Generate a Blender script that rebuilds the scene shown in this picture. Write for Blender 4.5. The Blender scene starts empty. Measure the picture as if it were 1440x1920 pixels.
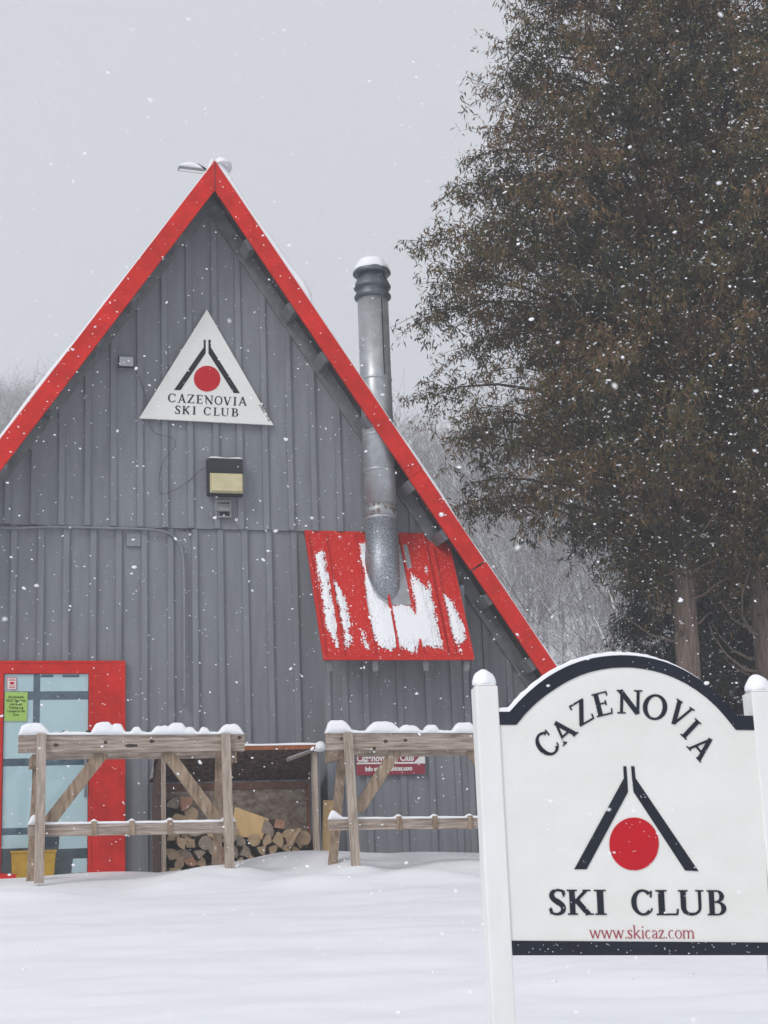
import bpy, math, random
import numpy as np
from mathutils import Vector, Matrix, noise as mnoise
random.seed(7); rng = np.random.default_rng(7)
scene = bpy.context.scene
R = math.radians

# ------------------------------------------------------------------ camera
FPX, PITCH, HEAD, ROLL = 2880.0, R(13.21), R(16.0), R(2.23)
EYE = Vector((0, -16.3, 1.6))
_F = Vector((math.sin(HEAD)*math.cos(PITCH), math.cos(HEAD)*math.cos(PITCH), math.sin(PITCH)))
_R = Vector((math.cos(HEAD), -math.sin(HEAD), 0)); _U = _R.cross(_F)
CR = _R*math.cos(ROLL) - _U*math.sin(ROLL); CU = _U*math.cos(ROLL) + _R*math.sin(ROLL)
cd = bpy.data.cameras.new('camera'); cam = bpy.data.objects.new('camera', cd)
scene.collection.objects.link(cam); scene.camera = cam
cd.sensor_fit = 'VERTICAL'; cd.sensor_height = 24; cd.lens = FPX/1920*24
cd.dof.use_dof = True; cd.dof.focus_distance = 13.0; cd.dof.aperture_fstop = 9.0
cd.clip_start = 0.05; cd.clip_end = 2000
M = Matrix((CR, CU, -_F)).transposed().to_4x4(); M.translation = EYE; cam.matrix_world = M

# ------------------------------------------------------------------ light
SUN_EL, SUN_AZ = R(40), R(232)      # azimuth clockwise from +y: behind the camera, a little to its left
w = bpy.data.worlds.new('World'); scene.world = w; w.use_nodes = True
nt = w.node_tree; bg = nt.nodes['Background']
sky = nt.nodes.new('ShaderNodeTexSky'); sky.sky_type = 'NISHITA'; sky.sun_disc = False
sky.sun_elevation = SUN_EL; sky.sun_rotation = SUN_AZ; sky.air_density = 1.5; sky.dust_density = 4
hs = nt.nodes.new('ShaderNodeHueSaturation'); hs.inputs['Saturation'].default_value = 0.25
mx = nt.nodes.new('ShaderNodeMix'); mx.data_type = 'RGBA'; mx.inputs[0].default_value = 0.75
mx.inputs[7].default_value = (5.55, 5.65, 5.95, 1)      # the even grey of a snow cloud
nt.links.new(sky.outputs[0], hs.inputs['Color']); nt.links.new(hs.outputs[0], mx.inputs[6])
nt.links.new(mx.outputs[2], bg.inputs[0]); bg.inputs[1].default_value = 0.135
sl = bpy.data.lights.new('sun', 'SUN'); sl.energy = 1.35; sl.angle = R(14); sl.color = (1.0, 0.97, 0.93)
so = bpy.data.objects.new('sun', sl); scene.collection.objects.link(so)
sd = Vector((math.sin(SUN_AZ)*math.cos(SUN_EL), math.cos(SUN_AZ)*math.cos(SUN_EL), math.sin(SUN_EL)))
so.rotation_euler = sd.to_track_quat('Z', 'Y').to_euler(); so.location = (-10, -20, 20)
scene.view_settings.view_transform = 'Standard'; scene.view_settings.look = 'None'
scene.view_settings.exposure = 0.04; scene.view_settings.gamma = 1.0
scene.cycles.volume_bounces = 1; scene.cycles.max_bounces = 6; scene.cycles.transparent_max_bounces = 8

# ------------------------------------------------------------------ helpers
C = scene.collection
def ray(px, py): return _F + CR*((px-720)/FPX) - CU*((py-960)/FPX)
def at(px, py, Y=0.0):
    d = ray(px, py); t = (Y-EYE.y)/d.y; return EYE + d*t
def X(px, py, Y=0.0): return at(px, py, Y).x
def Zc(px, py, Y=0.0): return at(px, py, Y).z

class MB:
    def __init__(s): s.v = []; s.f = []; s.mi = []
    def add(s, vs, fs, mi=0):
        n = len(s.v); s.v += [tuple(p) for p in vs]; s.f += [tuple(n+i for i in f) for f in fs]; s.mi += [mi]*len(fs); return s
    def box(s, x0, x1, y0, y1, z0, z1, mi=0):
        return s.add([(x0,y0,z0),(x1,y0,z0),(x1,y1,z0),(x0,y1,z0),(x0,y0,z1),(x1,y0,z1),(x1,y1,z1),(x0,y1,z1)],
            [(0,3,2,1),(4,5,6,7),(0,1,5,4),(1,2,6,5),(2,3,7,6),(3,0,4,7)], mi)
    def beam(s, a, b, wd, ht, up=(0,0,1), mi=0):
        a = Vector(a); b = Vector(b); d = (b-a).normalized(); u = Vector(up); sx = d.cross(u).normalized()*wd/2; u = sx.cross(d).normalized()*ht/2
        vs = [a-sx-u, a+sx-u, a+sx+u, a-sx+u, b-sx-u, b+sx-u, b+sx+u, b-sx+u]
        return s.add(vs, [(0,1,2,3),(4,7,6,5),(0,4,5,1),(1,5,6,2),(2,6,7,3),(3,7,4,0)], mi)
    def prism(s, poly, y0, y1, mi=0):
        """poly: (x,z) outline, counter-clockwise seen from -y (the front)"""
        n = len(poly); vs = [(p[0], y0, p[1]) for p in poly] + [(p[0], y1, p[1]) for p in poly]
        fs = [tuple(range(n)), tuple(range(2*n-1, n-1, -1))] + [(i, i+n, (i+1)%n+n, (i+1)%n) for i in range(n)]
        return s.add(vs, fs, mi)
    def tube(s, pts, r, n=8, mi=0, cap=True):
        pts = [Vector(p) for p in pts]; rs = r if isinstance(r, (list, tuple)) else [r]*len(pts); rings = []
        ref = Vector((0.13, 0.07, 1)).normalized()
        for i, p in enumerate(pts):
            d = (pts[min(i+1, len(pts)-1)]-pts[max(i-1, 0)]).normalized()
            rf = ref if abs(d.dot(ref)) < .95 else Vector((1,0.1,0))
            a = d.cross(rf).normalized(); b = d.cross(a).normalized()
            rings.append([p + (a*math.cos(k*2*math.pi/n)+b*math.sin(k*2*math.pi/n))*rs[i] for k in range(n)])
        vs = [q for rg in rings for q in rg]; fs = []
        for i in range(len(pts)-1):
            for k in range(n): fs.append((i*n+k, i*n+(k+1)%n, (i+1)*n+(k+1)%n, (i+1)*n+k))
        if cap: fs += [tuple(range(n-1, -1, -1)), tuple((len(pts)-1)*n+k for k in range(n))]
        return s.add(vs, fs, mi)
    def lathe(s, prof, c, n=40, mi=0):
        vs = []; fs = []
        for r, z in prof:
            for k in range(n): a = k*2*math.pi/n; vs.append((c[0]+r*math.cos(a), c[1]+r*math.sin(a), c[2]+z))
        for i in range(len(prof)-1):
            for k in range(n): fs.append((i*n+k, i*n+(k+1)%n, (i+1)*n+(k+1)%n, (i+1)*n+k))
        fs.append(tuple(range(n-1, -1, -1))); fs.append(tuple((len(prof)-1)*n+k for k in range(n)))
        return s.add(vs, fs, mi)
    def build(s, name, mats, parent=None, smooth=False, bevel=0):
        me = bpy.data.meshes.new(name); me.from_pydata(s.v, [], s.f); 
        mats = mats if isinstance(mats, (list, tuple)) else [mats]
        for m in mats: me.materials.append(m)
        me.polygons.foreach_set('material_index', s.mi)
        if smooth: me.polygons.foreach_set('use_smooth', [True]*len(me.polygons))
        me.update(); o = bpy.data.objects.new(name, me); C.objects.link(o)
        if parent is not None: o.parent = parent; o.location = -Vector(gloc(parent))
        if bevel:
            b = o.modifiers.new('bevel', 'BEVEL'); b.width = bevel; b.segments = 2; b.limit_method = 'ANGLE'
        return o
GL = {}
def gloc(o): return GL.get(o.name, (0,0,0))       # world position of an unrotated parent
def tag(o, label, cat, group=None, kind=None):
    if label: o['label'] = label
    if cat: o['category'] = cat
    if group: o['group'] = group
    if kind: o['kind'] = kind
    return o
def thing(name, loc, label, cat, group=None):
    o = bpy.data.objects.new(name, None); C.objects.link(o); o.location = loc; o.empty_display_size = .2
    GL[o.name] = tuple(loc); return tag(o, label, cat, group)
def solo(o, label, cat, group=None): return tag(o, label, cat, group)

def mat(name, col, rough=.8, metal=0, var=.12, scale=8, stretch=(1,1,1), bump=.0, bscale=40, spec=.3, col2=None, thr=None):
    m = bpy.data.materials.new(name); m.use_nodes = True; n = m.node_tree.nodes; l = m.node_tree.links; b = n['Principled BSDF']
    b.inputs['Roughness'].default_value = rough; b.inputs['Metallic'].default_value = metal; b.inputs['Specular IOR Level'].default_value = spec
    tc = n.new('ShaderNodeTexCoord'); mp = n.new('ShaderNodeMapping'); mp.inputs['Scale'].default_value = stretch
    l.new(tc.outputs['Object'], mp.inputs[0])
    ns = n.new('ShaderNodeTexNoise'); ns.inputs['Scale'].default_value = scale; ns.inputs['Detail'].default_value = 6; ns.inputs['Roughness'].default_value = .65
    l.new(mp.outputs[0], ns.inputs['Vector'])
    cr = n.new('ShaderNodeValToRGB'); l.new(ns.outputs['Fac'], cr.inputs[0])
    c2 = col2 if col2 else tuple(min(1, c*(1+var)) for c in col); c1 = col if col2 else tuple(c*(1-var) for c in col)
    e0, e1 = thr if thr else (.3, .7)
    cr.color_ramp.elements[0].position = e0; cr.color_ramp.elements[1].position = e1
    cr.color_ramp.elements[0].color = (*c1, 1); cr.color_ramp.elements[1].color = (*c2, 1)
    l.new(cr.outputs[0], b.inputs['Base Color'])
    if bump:
        n2 = n.new('ShaderNodeTexNoise'); n2.inputs['Scale'].default_value = bscale; n2.inputs['Detail'].default_value = 5; l.new(mp.outputs[0], n2.inputs['Vector'])
        bp = n.new('ShaderNodeBump'); bp.inputs['Strength'].default_value = bump; bp.inputs['Distance'].default_value = .01
        l.new(n2.outputs['Fac'], bp.inputs['Height']); l.new(bp.outputs[0], b.inputs['Normal'])
    m['cr'] = 1
    return m
def snow_on(m, lo=.35, hi=.7, soft=9, amt=.5):
    """snow lying where the surface faces up"""
    n = m.node_tree.nodes; l = m.node_tree.links; b = n['Principled BSDF']; src = b.inputs['Base Color'].links[0].from_socket
    g = n.new('ShaderNodeNewGeometry'); sp = n.new('ShaderNodeSeparateXYZ'); l.new(g.outputs['True Normal'], sp.inputs[0])
    ns = n.new('ShaderNodeTexNoise'); ns.inputs['Scale'].default_value = soft; tc = n.new('ShaderNodeTexCoord'); l.new(tc.outputs['Object'], ns.inputs['Vector'])
    ad = n.new('ShaderNodeMath'); ad.operation = 'MULTIPLY_ADD'; l.new(ns.outputs['Fac'], ad.inputs[0]); ad.inputs[1].default_value = amt; l.new(sp.outputs['Z'], ad.inputs[2])
    mr = n.new('ShaderNodeMapRange'); mr.inputs[1].default_value = lo+amt*.5; mr.inputs[2].default_value = hi+amt*.5; l.new(ad.outputs[0], mr.inputs[0])
    mi = n.new('ShaderNodeMix'); mi.data_type = 'RGBA'; l.new(mr.outputs[0], mi.inputs[0]); l.new(src, mi.inputs[6]); mi.inputs[7].default_value = (.86, .88, .92, 1)
    l.new(mi.outputs[2], b.inputs['Base Color']); return m

SNOW = mat('snow', (.86,.875,.91), .75, 0, .012, 3, bump=.25, bscale=25, spec=.25)
SNOWG = mat('snow_ground', (.82,.84,.885), .75, 0, .02, 1.2, stretch=(.5,1.6,1), bump=.8, bscale=4, spec=.25)
GREY = mat('grey_siding', (.200,.213,.236), .75, 0, .15, 3, stretch=(3,3,.35), bump=.2, bscale=12, spec=.3)
GREYD = mat('grey_trim', (.17,.18,.195), .75, 0, .25, 7, bump=.3)
DARK = mat('dark_soffit', (.045,.045,.05), .85, 0, .4, 10)
RED = mat('red_paint', (.56,.022,.015), .75, 0, .22, 5, stretch=(1,1,1), bump=.35, bscale=30, spec=.15)
GALV = mat('galvanised_steel', (.42,.44,.46), .42, .55, .22, 6, bump=.08, bscale=60)
GALVD = mat('weathered_galvanised_steel', (.20,.225,.255), .5, .7, .5, 60, bump=.15, bscale=80, col2=(.42,.45,.49), thr=(.42,.6))
RUST = mat('rusty_steel', (.36,.38,.39), .5, .7, .3, 16, col2=(.16,.08,.04), thr=(.52,.62))
WOOD = mat('weathered_lumber', (.185,.135,.105), .85, 0, .3, 3.0, stretch=(1,16,16), bump=.4, bscale=12, col2=(.46,.385,.33), thr=(.36,.62))
WOODV = mat('weathered_lumber_upright', (.24,.185,.145), .85, 0, .3, 3.0, stretch=(16,16,1), bump=.4, bscale=12, col2=(.47,.40,.34), thr=(.34,.62))
WOODG = mat('brown_lumber', (.17,.115,.075), .85, 0, .3, 3.4, stretch=(9,9,1.4), bump=.4, bscale=14, col2=(.38,.29,.21), thr=(.34,.64))
KNOT = mat('knot', (.05,.03,.025), .8, 0, .3, 20)
ORANGE = mat('orange_lumber', (.30,.10,.035), .8, 0, .3, 4, stretch=(6,6,1))
DKBOARD = mat('dark_shingle_board', (.03,.017,.015), .9, 0, .5, 7, stretch=(3,1,6), bump=.5, bscale=14, col2=(.20,.11,.085), thr=(.4,.75))
OSB = mat('particle_board', (.24,.17,.13), .85, 0, .3, 12, stretch=(1,1,1.6), bump=.4, col2=(.52,.44,.37), thr=(.35,.65))
PLY = mat('tan_plywood', (.62,.42,.20), .7, 0, .12, 3, stretch=(3,3,.6), bump=.1)
LOGEND = mat('split_log_end', (.33,.23,.14), .85, 0, .3, 14, bump=.3, col2=(.50,.37,.24), thr=(.3,.7))
LOGEND2 = mat('split_log_end_red', (.28,.14,.09), .85, 0, .3, 14, bump=.3, col2=(.40,.23,.15), thr=(.3,.7))
LOGEND3 = mat('split_log_end_grey', (.22,.175,.14), .85, 0, .3, 14, bump=.3, col2=(.36,.29,.23), thr=(.3,.7))
BARK = mat('log_bark', (.075,.05,.038), .95, 0, .5, 18, bump=.6)
WHITE = mat('white_sign_paint', (.715,.715,.685), .5, 0, .03, 2.5, stretch=(1,1,1.6), spec=.3, col2=(.765,.77,.75), thr=(.3,.6))
WHITEP = mat('white_post_paint', (.76,.77,.765), .45, 0, .05, 5, stretch=(2,2,.7), spec=.4)
NAVY = mat('navy_paint', (.017,.021,.032), .7, 0, .2, 6, spec=.12)
INK = mat('black_lettering', (.018,.02,.026), .7, 0, .2, 8, spec=.12)
LOGORED = mat('logo_red', (.50,.012,.022), .7, 0, .06, 6, spec=.12)
URLRED = mat('letter_maroon', (.33,.03,.055), .5, 0, .1, 6)
MAROON = mat('maroon_sign', (.28,.035,.055), .45, 0, .08, 6)
PLWHITE = mat('white_plastic', (.75,.75,.74), .5, 0, .05, 5)
BRONZE = mat('bronze_housing', (.028,.03,.036), .45, .2, .3, 8)
LENS = mat('yellowed_lens', (.50,.44,.25), .3, 0, .12, 9, col2=(.62,.56,.36), thr=(.3,.7))
CONDUIT = mat('grey_conduit', (.23,.245,.265), .5, .2, .12, 8)
WIRE = mat('dark_wire', (.05,.05,.06), .6)
PALE = mat('pale_blue_panel', (.66,.80,.82), .5, 0, .05, 2)
MUNTIN = mat('slate_muntin', (.10,.15,.19), .5, 0, .3, 14)
NIGHT = mat('dark_interior', (.05,.075,.09), .6, 0, .4, 5)
GREEN = mat('green_paper', (.36,.56,.13), .7, 0, .05, 4)
YELLOW = mat('yellow_tub', (.45,.28,.03), .5, 0, .2, 8)
def glassmat():
    m = bpy.data.materials.new('window_glass'); m.use_nodes = True; n = m.node_tree.nodes; l = m.node_tree.links
    n.remove(n['Principled BSDF']); o = n['Material Output']; t = n.new('ShaderNodeBsdfTransparent'); g = n.new('ShaderNodeBsdfGlossy'); g.inputs['Roughness'].default_value = .03
    f = n.new('ShaderNodeLayerWeight'); mq = n.new('ShaderNodeMapRange'); mq.inputs[1].default_value = .3; mq.inputs[2].default_value = 1; mq.inputs[3].default_value = .035; mq.inputs[4].default_value = .5; l.new(f.outputs['Facing'], mq.inputs[0]); x = n.new('ShaderNodeMixShader'); t.inputs[0].default_value = (.93,.96,.97,1)
    l.new(mq.outputs[0], x.inputs[0]); l.new(t.outputs[0], x.inputs[1]); l.new(g.outputs[0], x.inputs[2]); l.new(x.outputs[0], o.inputs[0]); return m
GLASS = glassmat()

def snow_strip(a, b, width, hf, seg=60, cs=9, over=.006):
    """snow lying along the top of a bar from a to b; hf(t) is its height"""
    a = Vector(a); b = Vector(b); d = (b-a); L = d.length; d.normalize(); s = d.cross(Vector((0,0,1))).normalized(); up = s.cross(d)
    mb = MB(); vs = []; fs = []
    for i in range(seg+1):
        t = i/seg; h = max(.004, hf(t)); end = min(1, min(t, 1-t)*L/.03+.15); 
        h *= end; wv = width/2*(.93+.14*mnoise.noise(Vector((t*L*9, a.x, 3))))+over
        p = a+d*(L*t)
        for k in range(cs):
            an = math.pi*k/(cs-1); c, sn = math.cos(an), math.sin(an)
            vs.append(p + s*(wv*(abs(c)**.6)*(1 if c > 0 else -1)) + up*(h*(sn**.7)-.004))
    for i in range(seg):
        for k in range(cs-1): fs.append((i*cs+k, i*cs+k+1, (i+1)*cs+k+1, (i+1)*cs+k))
        fs.append((i*cs+cs-1, i*cs, (i+1)*cs, (i+1)*cs+cs-1))
    fs.append(tuple(range(cs-1, -1, -1))); fs.append(tuple(seg*cs+k for k in range(cs)))
    mb.add(vs, fs); return mb
def blob(c, r, n=10, sq=(1,1,1), seed=0, flat=True, amp=.22):
    mb = MB(); vs = []; fs = []; c = Vector(c)
    for i in range(n+1):
        ph = math.pi*i/n
        for k in range(2*n):
            th = math.pi*k/n; q = Vector((math.sin(ph)*math.cos(th), math.sin(ph)*math.sin(th), math.cos(ph)))
            rr = r*(1+amp*mnoise.noise(q*1.7+Vector((seed,0,0)))); z = q.z*rr*sq[2]
            if flat and z < 0: z *= .15
            vs.append((c.x+q.x*rr*sq[0], c.y+q.y*rr*sq[1], c.z+z))
    for i in range(n):
        for k in range(2*n): fs.append((i*2*n+k, (i+1)*2*n+k, (i+1)*2*n+(k+1)%(2*n), i*2*n+(k+1)%(2*n)))
    return mb.add(vs, fs)

def mesh_np(name, verts, quads, mats, attr=None, parent=None, smooth=False):
    me = bpy.data.meshes.new(name); nv, nq = len(verts), len(quads); k = quads.shape[1]
    me.vertices.add(nv); me.vertices.foreach_set('co', verts.astype(np.float32).ravel()); me.loops.add(nq*k); me.loops.foreach_set('vertex_index', quads.astype(np.int32).ravel())
    me.polygons.add(nq); me.polygons.foreach_set('loop_start', np.arange(0, nq*k, k, dtype=np.int32)); me.polygons.foreach_set('loop_total', np.full(nq, k, dtype=np.int32))
    for m in mats: me.materials.append(m)
    if attr is not None:
        a = me.attributes.new('tint', 'FLOAT', 'FACE'); a.data.foreach_set('value', attr.astype(np.float32))
    me.update(); me.validate(); o = bpy.data.objects.new(name, me); C.objects.link(o)
    if parent is not None: o.parent = parent
    return o
def prisms(P, Q, r0, r1, k=4):
    """tapered prisms between P and Q (n,3)"""
    D = Q-P; Ln = np.linalg.norm(D, axis=1, keepdims=True)+1e-9; D = D/Ln
    ref = np.where(np.abs(D[:, 2:3]) > .9, np.array([[1., 0, 0]]), np.array([[0, 0, 1.]])); A_ = np.cross(D, ref); A_ /= np.linalg.norm(A_, axis=1, keepdims=True)+1e-9; B_ = np.cross(D, A_)
    n = len(P); V = np.zeros((n, 2*k, 3))
    for i in range(k):
        an = 2*np.pi*(i+.5)/k; o = A_*np.cos(an)+B_*np.sin(an); V[:, i] = P+o*r0[:, None]; V[:, k+i] = Q+o*r1[:, None]
    F = np.array([[i, (i+1) % k, k+(i+1) % k, k+i] for i in range(k)]); F = (F[None]+(np.arange(n)*2*k)[:, None, None]).reshape(-1, 4)
    return V.reshape(-1, 3), F

# ------------------------------------------------------------------ ground
DRIFTS = [  # x, y, sx, sy, h
    (X(75,1640,-1.9), -1.9, .35, .3, .03), (X(430,1630,-1.9), -1.9, .5, .35, .10), (X(560,1620,-.9), -.75, .8, .55, .17),
    (X(668,1640,-1.9), -1.9, .28, .3, .10), (X(625,1640,-1.3), -1.3, .3, .3, .06), (X(780,1630,-.5), -.4, 1.3, .35, .10), (X(860,1640,-1.6), -1.7, .5, .4, .08),
    (X(340,1640,-2), -2.0, .3, .3, .03), (X(230,1640,-1.2), -1.0, .5, .5, -.03), (X(740,1640,-1.5), -1.5, .22, .3, -.02), (X(540,1640,-2), -2.0, .35, .35, -.04)]
def sstep(a, b, t): t = min(1, max(0, (t-a)/(b-a))); return t*t*(3-2*t)
def ground_z(x, y, fine=True):
    yy = min(max(y, -60), -1.2)
    z = (yy+16.3)*.1115
    z = max(z, -1.5)
    if y > 10:
        d_ = y-12; sl_ = .262+.05*(1-sstep(.10, .30, math.atan2(x, y+16.3)))
        if d_ > 0: z += sl_*(d_ if d_ < 225 else 225+30*(1-math.exp(-(d_-225)/30)))*sstep(0, 25, d_)
    z += sstep(8, 30, x)*.4
    if fine:
        z += .035*mnoise.noise(Vector((x*.45, y*.9, 0))) + .030*mnoise.noise(Vector((x*.9, y*2.4, 4))) + .010*mnoise.noise(Vector((x*2.4, y*6, 9)))
        if -5 < y < -1.2: z += max(0, .075*math.exp(-((y+2.65+.45*mnoise.noise(Vector((x*.7,0,0))))/.28)**2)*(.6+1.3*mnoise.noise(Vector((x*1.1, 3, 0)))))
        for dx, dy, sx, sy, h in DRIFTS: z += h*math.exp(-((x-dx)/sx)**2-((y-dy)/sy)**2)
    else: z += .8*mnoise.noise(Vector((x*.03, y*.03, 0)))
    return z
def axis(lo, f0, f1, hi, fs, grow=1.25):
    a = list(np.arange(f0, f1+1e-6, fs)); s = fs*grow; p = f1
    while p < hi: p += s; s = min(s*grow, 8); a.append(min(p, hi))
    s = fs*grow; p = f0; b = []
    while p > lo: p -= s; s = min(s*grow, 8); b.append(max(p, lo))
    return b[::-1]+a
def make_ground():
    xs = axis(-180, -3, 9, 260, .055); ys = axis(-45, -11, .3, 330, .055)
    nx, ny = len(xs), len(ys); mb = MB()
    vs = [(x, y, ground_z(x, y, -30 < x < 40 and y < 12) if True else 0) for y in ys for x in xs]
    fs = [(j*nx+i, j*nx+i+1, (j+1)*nx+i+1, (j+1)*nx+i) for j in range(ny-1) for i in range(nx-1)]
    mb.add(vs, fs); o = mb.build('snow_ground', SNOWG, smooth=True); tag(o, 'snow covered ground rising to the lodge and up the hill', 'ground', kind='structure')
make_ground()

# ------------------------------------------------------------------ lodge
OH = -.5                                        # front of the overhang
A = at(402, 303, OH); PR = at(1039, 1247, OH); PL = at(0, 824.5, OH)
mR = (A.z-PR.z)/(PR.x-A.x); mL = (A.z-PL.z)/(A.x-PL.x)
BZ = 1.35                                       # below the snow
TH = .20                                        # rake board width, square to the slope
vR = TH*math.sqrt(1+mR*mR); vL = TH*math.sqrt(1+mL*mL)
def roofz(x, drop=0.0):                         # height of the roof's outer line less a perpendicular drop
    return A.z-(x-A.x)*mR-drop*math.sqrt(1+mR*mR) if x > A.x else A.z-(A.x-x)*mL-drop*math.sqrt(1+mL*mL)
lodge = thing('ski_lodge', (A.x, 4, 1.7), 'tall grey A-frame lodge with red rake boards and a steel chimney', 'lodge')
LEN = 9.0
def slope_pts(side, drop, z):                   # x on the slope line at height z
    m = mR if side > 0 else mL; zz = A.z-drop*math.sqrt(1+m*m); return A.x+side*(zz-z)/m
def slab(side, d0, d1, y0, y1, z0=BZ, z1=None):
    m = mR if side > 0 else mL; k = math.sqrt(1+m*m); mb = MB()
    if z1 is None: top = [(A.x, A.z-d0*k), (A.x, A.z-d1*k)]
    else: top = [(slope_pts(side, d0, z1), z1), (slope_pts(side, d1, z1-.0), z1-0)]
    if z1 is not None:
        nx, nz = side*m/k, 1/k; p = (slope_pts(side, d0, z1), z1); top = [p, (p[0]-nx*(d1-d0), p[1]-nz*(d1-d0))]
    p = (slope_pts(side, d0, z0), z0)
    if z0 > BZ:
        nx, nz = side*m/k, 1/k; bot = [p, (p[0]-nx*(d1-d0), p[1]-nz*(d1-d0))]
    else: bot = [p, (slope_pts(side, d1, z0), z0)]
    poly = [top[0], top[1], bot[1], bot[0]]
    if side < 0: poly = poly[::-1]
    poly = poly[::-1] if side > 0 else poly[::-1]
    return mb.prism(poly, y0, y1)
# roof skins
for side in (-1, 1):
    rf = slab(side, .012, .05, OH+.001, LEN).build('roof', GREYD, lodge)
    # snow lying on the roof, uneven
    m = mR if side > 0 else mL; k = math.sqrt(1+m*m); L = (A.z-BZ)*k/m; mb = MB(); vs = []; fs = []; n1, n2 = 150, 10
    for j in range(n2+1):
        for i in range(n1+1):
            s = L*i/n1; x = A.x+side*s/k; z = A.z-s*m/k; y = OH-.02+(LEN-OH)*(j/n2)**2
            h = .035+.03*mnoise.noise(Vector((s*1.3, y*.8, side*5)))+.012*mnoise.noise(Vector((s*6, y*2, 1)))
            if side > 0: h = (.055 if s < 1.9 else .018)+.03*math.exp(-((s-1.72)/.13)**2)+.02*mnoise.noise(Vector((s*2.2, y, 0)))
            else: h = .012+.02*sstep(1.5, 3.5, s)+.012*mnoise.noise(Vector((s*1.6, y, 2)))
            if i == 0: h = .05
            h = max(h, .006)
            vs.append((x+side*m/k*h, y, z+h/k))
    n = len(vs)
    for j in range(n2+1):
        for i in range(n1+1): s = L*i/n1; vs.append((A.x+side*s/k-side*m/k*.011, OH-.02+(LEN-OH)*(j/n2)**2, A.z-s*m/k-.011/k))
    w1 = n1+1
    for j in range(n2):
        for i in range(n1): fs.append((j*w1+i, j*w1+i+1, (j+1)*w1+i+1, (j+1)*w1+i)); fs.append((n+j*w1+i, n+(j+1)*w1+i, n+(j+1)*w1+i+1, n+j*w1+i+1))
    for i in range(n1): fs.append((i, n+i, n+i+1, i+1))
    mb.add(vs, fs); s_ = mb.build('roof_snow', SNOW, rf, smooth=True); s_.location = (0,0,0)
blob((A.x+.09, OH+.12, A.z-.02), .13, sq=(1.0,1.6,.62), seed=3).build('ridge_snow', SNOW, lodge, smooth=True)
# rake boards
zJ1 = Zc(765, 880, OH); zJ2 = Zc(893, 1052, OH)
slab(-1, 0, TH, OH-.035, OH-.001).build('rake_board', RED, lodge, bevel=.004)
for z1, z0, off in ((None, zJ1, 0), (zJ1-.004, zJ2, .002), (zJ2-.012, BZ, -.004)):
    slab(1, off, TH+off, OH-.035, OH-.001, z0, z1).build('rake_board', RED, lodge, bevel=.004)
MB().box(A.x-.004, A.x+.004, OH-.0365, OH-.034, A.z-vR+.01, A.z-.02).build('rake_joint', DARK, lodge)
# soffit trim that follows the wall, purlin ends, dark sheathing under the overhang
for side in (-1, 1):
    slab(side, .055, .085, OH+.004, 0).build('soffit', DARK, lodge)
    slab(side, .09, TH+.045, -.085, -.055).build('wall_trim', GREYD, lodge)
    m = mR if side > 0 else mL; k = math.sqrt(1+m*m)
    slab(side, .10, TH-.03, OH+.02, OH+.06).build('barge_rafter', GREYD, lodge)
    for i in range(8):
        s = 1.0+i*.80+.08*math.sin(i*2.1)
        p = Vector((A.x+side*s/k, 0, A.z-s*m/k)); nrm = Vector((side*m/k, 0, 1/k)); c0 = p-nrm*(.16)
        dr = Vector((side/k, 0, -m/k))
        if c0.z < 1.6: continue
        MB().beam(c0+Vector((0,OH+.062,0)), c0+Vector((0,-.088,0)), .13, .13 if i % 2 else .11, up=nrm).build('purlin', GREYD if i != 4 else CONDUIT, lodge)
# gable walls: board and batten, upper sheet lapping the lower
ZS = Zc(350, 992)
def wall(y, z0, z1, x0, x1, first, step, bw=.062, bt=.032, drop=TH-.02, cut=None):
    mb = MB(); xs = [x0, x1]
    def topz(x): return min(z1, roofz(x, drop))
    poly = []
    zi = [(x0, z0), (x1, z0)]
    # outline
    pts = [(x0, z0), (x1, z0)]
    cand = [x1] + [x for x in (slope_pts(1, drop, z1), A.x if z1 > A.z-.6 else None, slope_pts(-1, drop, z1)) if x is not None and x0 < x < x1] + [x0]
    for x in sorted(set(cand), reverse=True): 
        z = topz(x)
        if z > z0+1e-4: pts.append((x, z))
    mb.prism(pts, y, y+.05)
    k = 0; x = first
    while x > x0: x -= step
    x += step
    while x < x1-.02:
        jx = x+.006*math.sin(x*37); a, b = jx-bw/2, jx+bw/2; ta, tb = topz(a)-.004, topz(b)-.004
        zz = z0+.003
        if cut and b > cut[0] and a < cut[1]: zz = cut[2]
        if min(ta, tb) > z0+.08:
            mb.prism([(a, zz), (b, zz), (b, tb), (a, ta)], y-bt*(.85+.3*random.random()), y-.0005)
        x += step
    return mb
xu = [X(p, 940, -.03) for p in (64, 680)]; stepu = (xu[1]-xu[0])/13.
xl0 = slope_pts(-1, TH-.02, ZS); xr0 = slope_pts(1, TH-.02, ZS)
wall(-.03, ZS, 99, xl0+.001, xr0-.001, xu[0], stepu).build('upper_gable_wall', GREY, lodge)
xl = [X(p, 1100) for p in (25, 551)]; stepl = (xl[1]-xl[0])/11.
lw = wall(0, BZ, ZS-.002, slope_pts(-1, TH-.02, BZ)+.01, slope_pts(1, TH-.02, BZ)-.01, xl[0], stepl, cut=(-99, X(234,1400,-.04)+.01, Zc(120,1240,-.04)+.006)); lw.build('lower_gable_wall', GREY, lodge)
# side and back walls are the roof itself; close the back
bk = MB(); bk.prism([(slope_pts(-1,.06,BZ), BZ), (slope_pts(1,.06,BZ), BZ), (A.x, A.z-.12)], LEN-.1, LEN-.05); bk.build('back_wall', GREY, lodge)
# old nail patch, cracks
MB().box(X(237,1012), X(263,1012), -.034, -.001, Zc(250,1025), Zc(250,1001)).build('wall_patch', CONDUIT, lodge)

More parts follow.
